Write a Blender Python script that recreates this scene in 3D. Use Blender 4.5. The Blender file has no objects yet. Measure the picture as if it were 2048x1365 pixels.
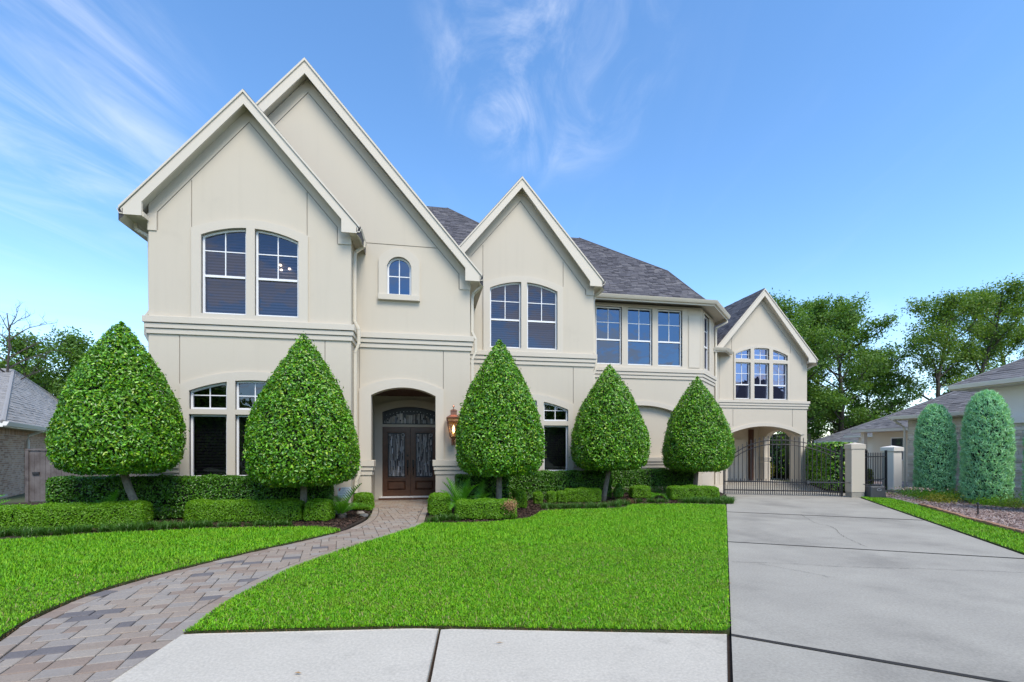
import bpy, math, random
import numpy as np
from mathutils import Vector, Matrix
from mathutils.geometry import tessellate_polygon, delaunay_2d_cdt

random.seed(7)
rng = np.random.default_rng(7)
sc = bpy.context.scene
COL = sc.collection
R = math.radians

# ------------------------------------------------------------------ camera
cam_d = bpy.data.cameras.new('camera')
cam = bpy.data.objects.new('camera', cam_d)
COL.objects.link(cam)
cam.location = (0, 0, 1.6)
cam.rotation_euler = (R(90), 0, R(-10.23))
cam_d.sensor_width = 36
cam_d.lens = 16.752
cam_d.shift_y = 0.1072
cam_d.clip_end = 2000
sc.camera = cam

# ------------------------------------------------------------------ light, sky, exposure
SUN_AZ, SUN_EL = 160.0, 53.0       # compass angle from +Y towards +X, elevation
world = bpy.data.worlds.new('World')
sc.world = world
world.use_nodes = True
wn = world.node_tree
for n in list(wn.nodes):
    wn.nodes.remove(n)


def build_world():
    N, Lk = wn.nodes, wn.links
    out = N.new('ShaderNodeOutputWorld')
    bg = N.new('ShaderNodeBackground')
    bg.inputs['Strength'].default_value = 0.148
    sky = N.new('ShaderNodeTexSky')
    sky.sky_type = 'NISHITA'
    sky.sun_disc = False
    sky.sun_elevation = R(SUN_EL)
    sky.sun_rotation = R(SUN_AZ)
    sky.air_density = 1.0
    sky.dust_density = 0.0
    sky.ozone_density = 3.0
    hs = N.new('ShaderNodeHueSaturation')
    hs.inputs['Saturation'].default_value = 1.14
    hs.inputs['Hue'].default_value = 0.499
    Lk.new(sky.outputs[0], hs.inputs['Color'])
    tc = N.new('ShaderNodeTexCoord')
    sep = N.new('ShaderNodeSeparateXYZ')
    Lk.new(tc.outputs['Generated'], sep.inputs[0])

    def math_(op, a, b=None, clamp=False):
        m = N.new('ShaderNodeMath')
        m.operation = op
        m.use_clamp = clamp
        for i, x in enumerate((a, b)):
            if x is None:
                continue
            if isinstance(x, (int, float)):
                m.inputs[i].default_value = x
            else:
                Lk.new(x, m.inputs[i])
        return m.outputs[0]
    zz = math_('MAXIMUM', sep.outputs[2], 0.04)
    px = math_('DIVIDE', sep.outputs[0], zz)
    py = math_('DIVIDE', sep.outputs[1], zz)
    comb = N.new('ShaderNodeCombineXYZ')
    Lk.new(px, comb.inputs[0])
    Lk.new(py, comb.inputs[1])

    def layer(rot, scale, det, lo, hi, dist=0.6, loc=(0, 0, 0)):
        mp = N.new('ShaderNodeMapping')
        mp.vector_type = 'TEXTURE'
        mp.inputs['Rotation'].default_value = (0, 0, R(rot))
        mp.inputs['Scale'].default_value = scale
        mp.inputs['Location'].default_value = loc
        Lk.new(comb.outputs[0], mp.inputs[0])
        nz = N.new('ShaderNodeTexNoise')
        nz.inputs['Scale'].default_value = 1.0
        nz.inputs['Detail'].default_value = det
        nz.inputs['Roughness'].default_value = 0.62
        nz.inputs['Distortion'].default_value = dist
        Lk.new(mp.outputs[0], nz.inputs['Vector'])
        mr = N.new('ShaderNodeMapRange')
        mr.interpolation_type = 'SMOOTHSTEP'
        mr.inputs['From Min'].default_value = lo
        mr.inputs['From Max'].default_value = hi
        Lk.new(nz.outputs[0], mr.inputs['Value'])
        return mr.outputs[0]

    def mask(d, inner, outer):
        vm = N.new('ShaderNodeVectorMath')
        vm.operation = 'DOT_PRODUCT'
        Lk.new(tc.outputs['Generated'], vm.inputs[0])
        vm.inputs[1].default_value = Vector(d).normalized()
        mr = N.new('ShaderNodeMapRange')
        mr.interpolation_type = 'SMOOTHSTEP'
        mr.inputs['From Min'].default_value = math.cos(R(outer))
        mr.inputs['From Max'].default_value = math.cos(R(inner))
        Lk.new(vm.outputs['Value'], mr.inputs['Value'])
        return mr.outputs[0]
    # streaks of cirrus on the left, a swirl overhead, thin veil low down, cumulus in the other half of the sky
    left = math_('MULTIPLY', layer(72, (1.3, 0.42, 1), 6, 0.34, 0.86, 0.9), mask((-0.82, 1.13, 0.76), 2, 15))
    top = math_('MULTIPLY', layer(80, (0.42, 0.26, 1), 9, 0.40, 0.84, 1.0, (3.1, 1.7, 0)), mask((0.25, 0.973, 0.86), 2, 13))
    veil = math_('MULTIPLY', layer(72, (2.0, 0.4, 1), 6, 0.5, 0.95, 0.6, (9, 4, 0)), 0.05)
    low = N.new('ShaderNodeMapRange')
    low.interpolation_type = 'SMOOTHSTEP'
    low.inputs['From Min'].default_value = 0.34
    low.inputs['From Max'].default_value = 0.06
    Lk.new(sep.outputs[2], low.inputs['Value'])
    hz = math_('MULTIPLY', math_('MULTIPLY', layer(30, (6.0, 2.0, 1), 6, 0.36, 0.66, 0.4, (2, 5, 0)), low.outputs[0]), 0.3)
    back = N.new('ShaderNodeMapRange')
    back.interpolation_type = 'SMOOTHSTEP'
    back.inputs['From Min'].default_value = 0.05
    back.inputs['From Max'].default_value = -0.35
    Lk.new(sep.outputs[1], back.inputs['Value'])
    cum = math_('MULTIPLY', layer(0, (1.25, 1.25, 1), 7, 0.45, 0.60, 0.3, (0.4, 1.3, 0)), back.outputs[0])
    a = math_('ADD', math_('MULTIPLY', left, 0.5), math_('MULTIPLY', top, 0.45))
    b = math_('ADD', veil, hz)
    s = math_('ADD', math_('ADD', a, b), math_('MULTIPLY', cum, 0.8), clamp=True)
    mix = N.new('ShaderNodeMix')
    mix.data_type = 'RGBA'
    Lk.new(s, mix.inputs[0])
    Lk.new(hs.outputs[0], mix.inputs[6])
    mix.inputs[7].default_value = (4.2, 4.3, 4.6, 1)
    Lk.new(mix.outputs[2], bg.inputs['Color'])
    Lk.new(bg.outputs[0], out.inputs[0])


build_world()
sun_d = bpy.data.lights.new('sun', 'SUN')
sun_d.energy = 2.0
sun_d.angle = R(26)
sun_d.color = (1.0, 0.90, 0.76)
sun = bpy.data.objects.new('sun', sun_d)
COL.objects.link(sun)
_sd = Vector((math.sin(R(SUN_AZ)) * math.cos(R(SUN_EL)), math.cos(R(SUN_AZ)) * math.cos(R(SUN_EL)), math.sin(R(SUN_EL))))
sun.rotation_euler = _sd.to_track_quat('Z', 'Y').to_euler()
sun.location = _sd * 60
sc.view_settings.view_transform = 'Standard'
sc.view_settings.look = 'None'
sc.view_settings.gamma = 1
sc.view_settings.use_curve_mapping = False
sc.view_settings.exposure = 1.08
sc.render.engine = 'CYCLES'
sc.cycles.max_bounces = 7
sc.cycles.diffuse_bounces = 4
sc.cycles.glossy_bounces = 4
sc.cycles.transparent_max_bounces = 12
sc.cycles.use_denoising = True
sc.cycles.denoiser = 'OPENIMAGEDENOISE'
sc.cycles.denoising_input_passes = 'RGB_ALBEDO_NORMAL'
sc.cycles.denoising_prefilter = 'ACCURATE'


# ------------------------------------------------------------------ materials
MAT = {}


def nodes_mat(name):
    m = bpy.data.materials.new(name)
    m.use_nodes = True
    nt = m.node_tree
    p = nt.nodes['Principled BSDF']
    return m, nt, p


def surf(name, col, rough=0.6, var=0.0, vscale=1.0, col2=None, bump=0.0, bscale=80.0, island=0.0, metal=0.0, spec=0.4,
         ramp=None, stain=None, fine=0.0, streak=0.0):
    """var: noise mottling between col and col2; island: brightness jitter per mesh island; ramp: list of colours picked per island;
    stain: (colour, scale, lo, hi, amount) dirt patches."""
    m, nt, p = nodes_mat(name)
    N, Lk = nt.nodes, nt.links
    geo = N.new('ShaderNodeNewGeometry')
    c = None
    if ramp:
        cr = N.new('ShaderNodeValToRGB')
        cr.color_ramp.interpolation = 'LINEAR'
        els = cr.color_ramp.elements
        while len(els) < len(ramp):
            els.new(0.5)
        for i, rc in enumerate(ramp):
            els[i].position = i / max(1, len(ramp) - 1)
            els[i].color = (*rc, 1)
        Lk.new(geo.outputs['Random Per Island'], cr.inputs[0])
        c = cr.outputs[0]

    def mixc(fac, a, b, mode='MIX'):
        mx = N.new('ShaderNodeMix')
        mx.data_type = 'RGBA'
        mx.blend_type = mode
        for sock, v in ((mx.inputs[0], fac), (mx.inputs[6], a), (mx.inputs[7], b)):
            if isinstance(v, (int, float)):
                sock.default_value = v
            elif isinstance(v, tuple):
                sock.default_value = (*v, 1)
            else:
                Lk.new(v, sock)
        return mx.outputs[2]

    def noise(scale, det=5, rgh=0.6):
        nz = N.new('ShaderNodeTexNoise')
        nz.inputs['Scale'].default_value = scale
        nz.inputs['Detail'].default_value = det
        nz.inputs['Roughness'].default_value = rgh
        Lk.new(geo.outputs['Position'], nz.inputs['Vector'])
        return nz.outputs[0]
    if c is None:
        c = col
    if var > 0:
        mr = N.new('ShaderNodeMapRange')
        mr.inputs['From Min'].default_value = 0.3
        mr.inputs['From Max'].default_value = 0.7
        mr.inputs['To Max'].default_value = var
        Lk.new(noise(vscale), mr.inputs['Value'])
        c = mixc(mr.outputs[0], c, tuple(col2) if col2 else tuple(x * 0.55 for x in col))
    if stain:
        sc_, ss, lo, hi, amt = stain
        mr = N.new('ShaderNodeMapRange')
        mr.interpolation_type = 'SMOOTHSTEP'
        mr.inputs['From Min'].default_value = lo
        mr.inputs['From Max'].default_value = hi
        mr.inputs['To Max'].default_value = amt
        Lk.new(noise(ss, 8, 0.65), mr.inputs['Value'])
        c = mixc(mr.outputs[0], c, tuple(sc_))
    if streak > 0:          # faint rain streaks, drawn out vertically
        mpn = N.new('ShaderNodeMapping')
        mpn.inputs['Scale'].default_value = (5.5, 5.5, 0.28)
        Lk.new(geo.outputs['Position'], mpn.inputs[0])
        nz = N.new('ShaderNodeTexNoise')
        nz.inputs['Scale'].default_value = 1.0
        nz.inputs['Detail'].default_value = 6
        Lk.new(mpn.outputs[0], nz.inputs['Vector'])
        mr = N.new('ShaderNodeMapRange')
        mr.interpolation_type = 'SMOOTHSTEP'
        mr.inputs['From Min'].default_value = 0.5
        mr.inputs['From Max'].default_value = 0.75
        mr.inputs['To Max'].default_value = streak
        Lk.new(nz.outputs[0], mr.inputs['Value'])
        c = mixc(mr.outputs[0], c, tuple(x * 0.62 for x in col))
    if fine > 0:
        mr = N.new('ShaderNodeMapRange')
        mr.inputs['From Min'].default_value = 0.25
        mr.inputs['From Max'].default_value = 0.75
        mr.inputs['To Min'].default_value = 1 - fine
        mr.inputs['To Max'].default_value = 1 + fine
        Lk.new(noise(42, 5, 0.75), mr.inputs['Value'])
        vm = N.new('ShaderNodeVectorMath')
        vm.operation = 'SCALE'
        if isinstance(c, tuple):
            vm.inputs[0].default_value = c
        else:
            Lk.new(c, vm.inputs[0])
        Lk.new(mr.outputs[0], vm.inputs['Scale'])
        c = vm.outputs[0]
    if island > 0:
        mr = N.new('ShaderNodeMapRange')
        mr.inputs['To Min'].default_value = 1 - island
        mr.inputs['To Max'].default_value = 1 + island
        Lk.new(geo.outputs['Random Per Island'], mr.inputs['Value'])
        vm = N.new('ShaderNodeVectorMath')
        vm.operation = 'SCALE'
        if isinstance(c, tuple):
            vm.inputs[0].default_value = c
        else:
            Lk.new(c, vm.inputs[0])
        Lk.new(mr.outputs[0], vm.inputs['Scale'])
        c = vm.outputs[0]
    if isinstance(c, tuple):
        p.inputs['Base Color'].default_value = (*c, 1)
    else:
        Lk.new(c, p.inputs['Base Color'])
    p.inputs['Roughness'].default_value = rough
    p.inputs['Metallic'].default_value = metal
    p.inputs['Specular IOR Level'].default_value = spec
    if bump > 0:
        b = N.new('ShaderNodeBump')
        b.inputs['Strength'].default_value = 1.0
        b.inputs['Distance'].default_value = bump
        Lk.new(noise(bscale, 6, 0.6), b.inputs['Height'])
        Lk.new(b.outputs[0], p.inputs['Normal'])
    MAT[name] = m
    return m


def leafmat(name, ramp, rough=0.4, trans=0.35, spec=0.45, patch=None):
    m = surf(name, ramp[0], rough=rough, ramp=ramp, spec=spec)
    nt = m.node_tree
    N, Lk = nt.nodes, nt.links
    p = N['Principled BSDF']
    out = [n for n in N if n.type == 'OUTPUT_MATERIAL'][0]
    src = p.inputs['Base Color'].links[0].from_socket
    if patch:
        geo = [n for n in N if n.type == 'NEW_GEOMETRY'][0]
        nz = N.new('ShaderNodeTexNoise')
        nz.inputs['Scale'].default_value = patch[1]
        nz.inputs['Detail'].default_value = 4
        Lk.new(geo.outputs['Position'], nz.inputs['Vector'])
        mr = N.new('ShaderNodeMapRange')
        mr.interpolation_type = 'SMOOTHSTEP'
        mr.inputs['From Min'].default_value = patch[2]
        mr.inputs['From Max'].default_value = patch[3]
        mr.inputs['To Max'].default_value = patch[4]
        Lk.new(nz.outputs[0], mr.inputs['Value'])
        mx = N.new('ShaderNodeMix')
        mx.data_type = 'RGBA'
        Lk.new(mr.outputs[0], mx.inputs[0])
        Lk.new(src, mx.inputs[6])
        mx.inputs[7].default_value = (*patch[0], 1)
        src = mx.outputs[2]
        Lk.new(src, p.inputs['Base Color'])
    tr = N.new('ShaderNodeBsdfTranslucent')
    g = N.new('ShaderNodeVectorMath')
    g.operation = 'MULTIPLY'
    Lk.new(src, g.inputs[0])
    g.inputs[1].default_value = (1.5, 1.5, 0.6)
    Lk.new(g.outputs[0], tr.inputs['Color'])
    mx = N.new('ShaderNodeMixShader')
    mx.inputs[0].default_value = trans
    Lk.new(p.outputs[0], mx.inputs[1])
    Lk.new(tr.outputs[0], mx.inputs[2])
    Lk.new(mx.outputs[0], out.inputs[0])
    return m


def glassmat(name, tint, refl, gcol):
    m, nt, p = nodes_mat(name)
    N, Lk = nt.nodes, nt.links
    N.remove(p)
    out = [n for n in N if n.type == 'OUTPUT_MATERIAL'][0]
    t = N.new('ShaderNodeBsdfTransparent')
    t.inputs[0].default_value = (*tint, 1)
    g = N.new('ShaderNodeBsdfGlossy')
    g.inputs['Color'].default_value = (*gcol, 1)
    g.inputs['Roughness'].default_value = 0.015
    # float glass is never dead flat
    geo = N.new('ShaderNodeNewGeometry')
    nz = N.new('ShaderNodeTexNoise')
    nz.inputs['Scale'].default_value = 1.6
    Lk.new(geo.outputs['Position'], nz.inputs['Vector'])
    b = N.new('ShaderNodeBump')
    b.inputs['Strength'].default_value = 1
    b.inputs['Distance'].default_value = 0.006
    Lk.new(nz.outputs[0], b.inputs['Height'])
    Lk.new(b.outputs[0], g.inputs['Normal'])
    mx = N.new('ShaderNodeMixShader')
    mx.inputs[0].default_value = refl
    Lk.new(t.outputs[0], mx.inputs[1])
    Lk.new(g.outputs[0], mx.inputs[2])
    Lk.new(mx.outputs[0], out.inputs[0])
    MAT[name] = m


surf('stucco', (0.55, 0.498, 0.41), 0.85, var=0.35, vscale=0.7, col2=(0.515, 0.468, 0.387), bump=0.0007, bscale=70, spec=0.2,
     stain=((0.42, 0.38, 0.315), 1.1, 0.56, 0.78, 0.28), streak=0.07)
surf('trim', (0.57, 0.522, 0.44), 0.7, var=0.3, vscale=1.2, col2=(0.535, 0.49, 0.415), bump=0.0005, bscale=120, spec=0.25)
surf('joint', (0.30, 0.27, 0.23), 0.9)
surf('gutter', (0.60, 0.55, 0.45), 0.42, var=0.25, vscale=2.5, col2=(0.54, 0.49, 0.40), spec=0.4)
surf('fascia', (0.60, 0.55, 0.465), 0.5, var=0.25, vscale=1.7, col2=(0.58, 0.54, 0.46), spec=0.35)
surf('vinyl', (0.80, 0.81, 0.82), 0.35, spec=0.45)
surf('roofdark', (0.055, 0.055, 0.062), 0.9)
surf('shingle', (0.1, 0.1, 0.11), 0.92, ramp=[(0.060, 0.060, 0.070), (0.115, 0.113, 0.128), (0.085, 0.084, 0.097), (0.15, 0.147, 0.158), (0.075, 0.074, 0.086)],
     bump=0.004, bscale=260, spec=0.15, fine=0.25)
surf('shingle_light', (0.3, 0.3, 0.3), 0.92, ramp=[(0.25, 0.245, 0.24), (0.34, 0.335, 0.33), (0.29, 0.285, 0.28), (0.38, 0.37, 0.365)],
     bump=0.004, bscale=260, spec=0.15, fine=0.2)
surf('shingle_grey', (0.2, 0.2, 0.2), 0.92, ramp=[(0.12, 0.118, 0.122), (0.21, 0.205, 0.21), (0.16, 0.157, 0.16), (0.25, 0.245, 0.25)],
     bump=0.004, bscale=260, spec=0.15, fine=0.2)
glassmat('glass', (0.26, 0.28, 0.37), 0.085, (0.85, 0.86, 1.0))
glassmat('glass_bay', (0.2, 0.25, 0.35), 0.17, (0.55, 0.72, 1.0))
glassmat('glass_low', (0.25, 0.26, 0.30), 0.09, (0.85, 0.9, 1.0))
glassmat('glass_lantern', (0.95, 0.85, 0.72), 0.10, (1.0, 0.9, 0.8))
glassmat('glass_right', (0.2, 0.24, 0.34), 0.30, (0.62, 0.68, 1.0))
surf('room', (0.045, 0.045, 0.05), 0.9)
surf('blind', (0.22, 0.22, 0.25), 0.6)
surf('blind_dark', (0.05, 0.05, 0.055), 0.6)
surf('wood_door', (0.075, 0.036, 0.022), 0.28, var=0.8, vscale=5, col2=(0.15, 0.07, 0.038), spec=0.5)
surf('leaded', (0.3, 0.3, 0.3), 0.25, ramp=[(0.04, 0.04, 0.045), (0.8, 0.81, 0.82), (0.10, 0.10, 0.10), (0.95, 0.95, 0.96), (0.3, 0.3, 0.3), (0.9, 0.9, 0.89), (0.06, 0.06, 0.06), (0.85, 0.85, 0.85)], spec=0.8)
surf('iron', (0.018, 0.018, 0.022), 0.38, spec=0.5)
surf('oldbronze', (0.03, 0.028, 0.03), 0.3, metal=0.6)
surf('copper', (0.42, 0.20, 0.13), 0.38, metal=0.85, var=0.6, vscale=9, col2=(0.28, 0.15, 0.13))
surf('concrete', (0.365, 0.345, 0.295), 0.9, var=0.55, vscale=0.9, col2=(0.245, 0.23, 0.20), bump=0.0022, bscale=150, spec=0.2, fine=0.24,
     stain=((0.17, 0.16, 0.14), 0.55, 0.47, 0.70, 0.5))
surf('concrete_walk', (0.50, 0.465, 0.395), 0.9, var=0.5, vscale=1.5, col2=(0.41, 0.382, 0.325), bump=0.0022, bscale=150, spec=0.2, fine=0.25,
     stain=((0.22, 0.208, 0.18), 1.3, 0.52, 0.75, 0.5))
surf('soil', (0.045, 0.028, 0.018), 0.95, var=0.7, vscale=6, col2=(0.018, 0.012, 0.009), bump=0.012, bscale=35)
surf('crack', (0.03, 0.028, 0.025), 0.95)
surf('paver', (0.3, 0.27, 0.25), 0.88, var=0.45, vscale=9, col2=(0.27, 0.24, 0.22), bump=0.003, bscale=90, spec=0.2, fine=0.16)
for nm, pc in (('paver_tan', (0.296, 0.244, 0.198)), ('paver_grey', (0.289, 0.259, 0.228)), ('paver_slate', (0.156, 0.144, 0.144)), ('paver_rose', (0.262, 0.205, 0.165)),
               ('paver_pale', (0.326, 0.285, 0.239))):
    surf(nm, pc, 0.88, var=0.6, vscale=5, col2=tuple(x * 0.78 for x in pc), bump=0.003, bscale=90, spec=0.2, fine=0.16)
surf('sand', (0.10, 0.085, 0.07), 0.95)
surf('turf', (0.03, 0.055, 0.008), 0.95, var=0.7, vscale=9, col2=(0.035, 0.03, 0.012), bump=0.01, bscale=60)
surf('ground', (0.06, 0.085, 0.03), 0.95, var=0.6, vscale=0.5, col2=(0.07, 0.06, 0.035))
surf('mulch', (0.05, 0.03, 0.02), 0.9, ramp=[(0.020, 0.012, 0.009), (0.07, 0.035, 0.022), (0.035, 0.02, 0.014), (0.11, 0.065, 0.045), (0.03, 0.018, 0.014)])
surf('chips', (0.3, 0.2, 0.18), 0.9, ramp=[(0.22, 0.13, 0.11), (0.42, 0.33, 0.29), (0.15, 0.09, 0.08), (0.50, 0.43, 0.39), (0.30, 0.20, 0.18)])
surf('bark', (0.24, 0.215, 0.17), 0.9, var=0.8, vscale=14, col2=(0.11, 0.095, 0.07), bump=0.01, bscale=30)
surf('bark_dark', (0.10, 0.085, 0.07), 0.95, var=0.8, vscale=5, col2=(0.05, 0.042, 0.035), bump=0.02, bscale=12)
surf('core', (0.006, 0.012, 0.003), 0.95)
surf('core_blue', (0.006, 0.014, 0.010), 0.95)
leafmat('leaf_topiary', [(0.027, 0.111, 0.006), (0.126, 0.380, 0.011), (0.057, 0.197, 0.007), (0.227, 0.551, 0.020), (0.038, 0.145, 0.006), (0.328, 0.499, 0.020), (0.076, 0.263, 0.008), (0.036, 0.125, 0.007), (0.176, 0.460, 0.014)], 0.34, 0.13, 0.6,
        patch=((0.18, 0.26, 0.02), 1.7, 0.55, 0.75, 0.35))
leafmat('leaf_hedge', [(0.039, 0.127, 0.010), (0.087, 0.243, 0.013), (0.058, 0.179, 0.011), (0.125, 0.306, 0.018), (0.048, 0.147, 0.010)], 0.32, 0.25, 0.55)
leafmat('leaf_box', [(0.092, 0.229, 0.010), (0.177, 0.381, 0.013), (0.126, 0.295, 0.012), (0.227, 0.448, 0.018)], 0.42, 0.35,
        patch=((0.24, 0.15, 0.06), 3.1, 0.70, 0.80, 0.6))
leafmat('leaf_dry', [(0.30, 0.16, 0.06), (0.42, 0.26, 0.12), (0.22, 0.11, 0.05)], 0.6, 0.2)
leafmat('leaf_sago', [(0.059, 0.210, 0.014), (0.118, 0.357, 0.019), (0.088, 0.273, 0.017)], 0.35, 0.3)
leafmat('leaf_mondo', [(0.031, 0.109, 0.014), (0.069, 0.182, 0.019), (0.049, 0.146, 0.017), (0.117, 0.218, 0.036)], 0.4, 0.25)
leafmat('leaf_tree', [(0.064, 0.150, 0.027), (0.119, 0.239, 0.038), (0.161, 0.279, 0.038), (0.086, 0.190, 0.034)], 0.5, 0.35)
leafmat('leaf_tree_gold', [(0.086, 0.184, 0.026), (0.158, 0.264, 0.031), (0.065, 0.157, 0.026), (0.216, 0.298, 0.043)], 0.5, 0.35)
leafmat('leaf_juniper', [(0.318, 0.618, 0.375), (0.188, 0.433, 0.286), (0.443, 0.762, 0.433), (0.270, 0.552, 0.364)], 0.6, 0.3, 0.3)
leafmat('leaf_yellow', [(0.20, 0.24, 0.02), (0.30, 0.28, 0.03), (0.10, 0.18, 0.02)], 0.5, 0.35)
leafmat('petal', [(0.55, 0.35, 0.36), (0.62, 0.5, 0.48), (0.35, 0.3, 0.22)], 0.6, 0.2)
leafmat('straw', [(0.30, 0.24, 0.09), (0.22, 0.24, 0.06), (0.36, 0.30, 0.14)], 0.6, 0.2)
leafmat('grass', [(0.037, 0.134, 0.002), (0.140, 0.427, 0.004), (0.066, 0.237, 0.002), (0.247, 0.585, 0.006), (0.083, 0.300, 0.003), (0.329, 0.569, 0.011), (0.046, 0.174, 0.002), (0.181, 0.490, 0.005)], 0.5, 0.18, 0.3,
        patch=((0.20, 0.33, 0.02), 1.9, 0.45, 0.72, 0.45))
surf('thatch', (0.12, 0.06, 0.03), 0.95, ramp=[(0.10, 0.05, 0.025), (0.20, 0.11, 0.05), (0.06, 0.03, 0.018), (0.10, 0.10, 0.02)])
surf('brick', (0.30, 0.2, 0.16), 0.9, ramp=[(0.44, 0.27, 0.19), (0.54, 0.37, 0.27), (0.36, 0.215, 0.155), (0.56, 0.41, 0.32), (0.32, 0.2, 0.15)], bump=0.003, bscale=80, fine=0.15)
BRICKS = []
for i, bc in enumerate([(0.44, 0.27, 0.19), (0.54, 0.37, 0.27), (0.36, 0.215, 0.155), (0.56, 0.41, 0.32)]):
    BRICKS.append(surf('brick_%d' % i, bc, 0.9, var=0.5, vscale=12, bump=0.003, bscale=80, fine=0.15))
surf('brick_edge', (0.36, 0.20, 0.12), 0.9, var=0.6, vscale=5, col2=(0.24, 0.14, 0.09), bump=0.003, bscale=80, fine=0.15)
surf('mortar', (0.58, 0.52, 0.45), 0.95, fine=0.1)
surf('fence_wood', (0.085, 0.07, 0.066), 0.9, var=0.8, vscale=3.0, col2=(0.19, 0.175, 0.17), stain=((0.045, 0.035, 0.035), 1.6, 0.5, 0.68, 0.8))
STONES = []
for i, bc in enumerate([(0.70, 0.66, 0.58), (0.80, 0.77, 0.70), (0.58, 0.53, 0.45), (0.74, 0.68, 0.57)]):
    STONES.append(surf('stone_%d' % i, bc, 0.9, var=0.4, vscale=6, bump=0.008, bscale=25))
surf('white_paint', (0.82, 0.81, 0.78), 0.6, var=0.2, vscale=1.0, col2=(0.74, 0.73, 0.70))
surf('cream', (0.74, 0.66, 0.53), 0.8, var=0.3, vscale=0.8, col2=(0.68, 0.60, 0.47), bump=0.001, bscale=120)
surf('tan', (0.60, 0.42, 0.28), 0.85)
surf('brown', (0.10, 0.045, 0.028), 0.6)
surf('plastic_grey', (0.055, 0.06, 0.068), 0.5, spec=0.4)
surf('plastic_black', (0.02, 0.022, 0.026), 0.35)
surf('sign_white', (0.80, 0.81, 0.84), 0.5)
surf('sign_red', (0.55, 0.05, 0.05), 0.5)
surf('sign_grey', (0.38, 0.40, 0.46), 0.6)
surf('rock', (0.30, 0.27, 0.24), 0.9, var=0.7, vscale=10, bump=0.01, bscale=20)
surf('cable', (0.03, 0.03, 0.03), 0.7)


def emit(name, col, s):
    m, nt, p = nodes_mat(name)
    p.inputs['Base Color'].default_value = (*col, 1)
    p.inputs['Emission Color'].default_value = (*col, 1)
    p.inputs['Emission Strength'].default_value = s
    MAT[name] = m


emit('flame', (1.0, 0.62, 0.22), 7.0)
emit('bulb', (1.0, 0.72, 0.38), 6.0)


# ------------------------------------------------------------------ helpers
def link(o, parent=None):
    COL.objects.link(o)
    if parent is not None:
        o.parent = parent
    return o


def tag(o, label=None, cat=None, group=None, kind=None):
    if label:
        o['label'] = label
    if cat:
        o['category'] = cat
    if group:
        o['group'] = group
    if kind:
        o['kind'] = kind
    return o


def empty(name, loc=(0, 0, 0), label=None, cat=None, group=None, rz=0.0):
    o = bpy.data.objects.new(name, None)
    o.location = loc
    o.rotation_euler = (0, 0, rz)
    link(o)
    return tag(o, label, cat, group)


def mlist(mats):
    if not isinstance(mats, (list, tuple)):
        mats = [mats]
    return [MAT[m] if isinstance(m, str) else m for m in mats]


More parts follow.
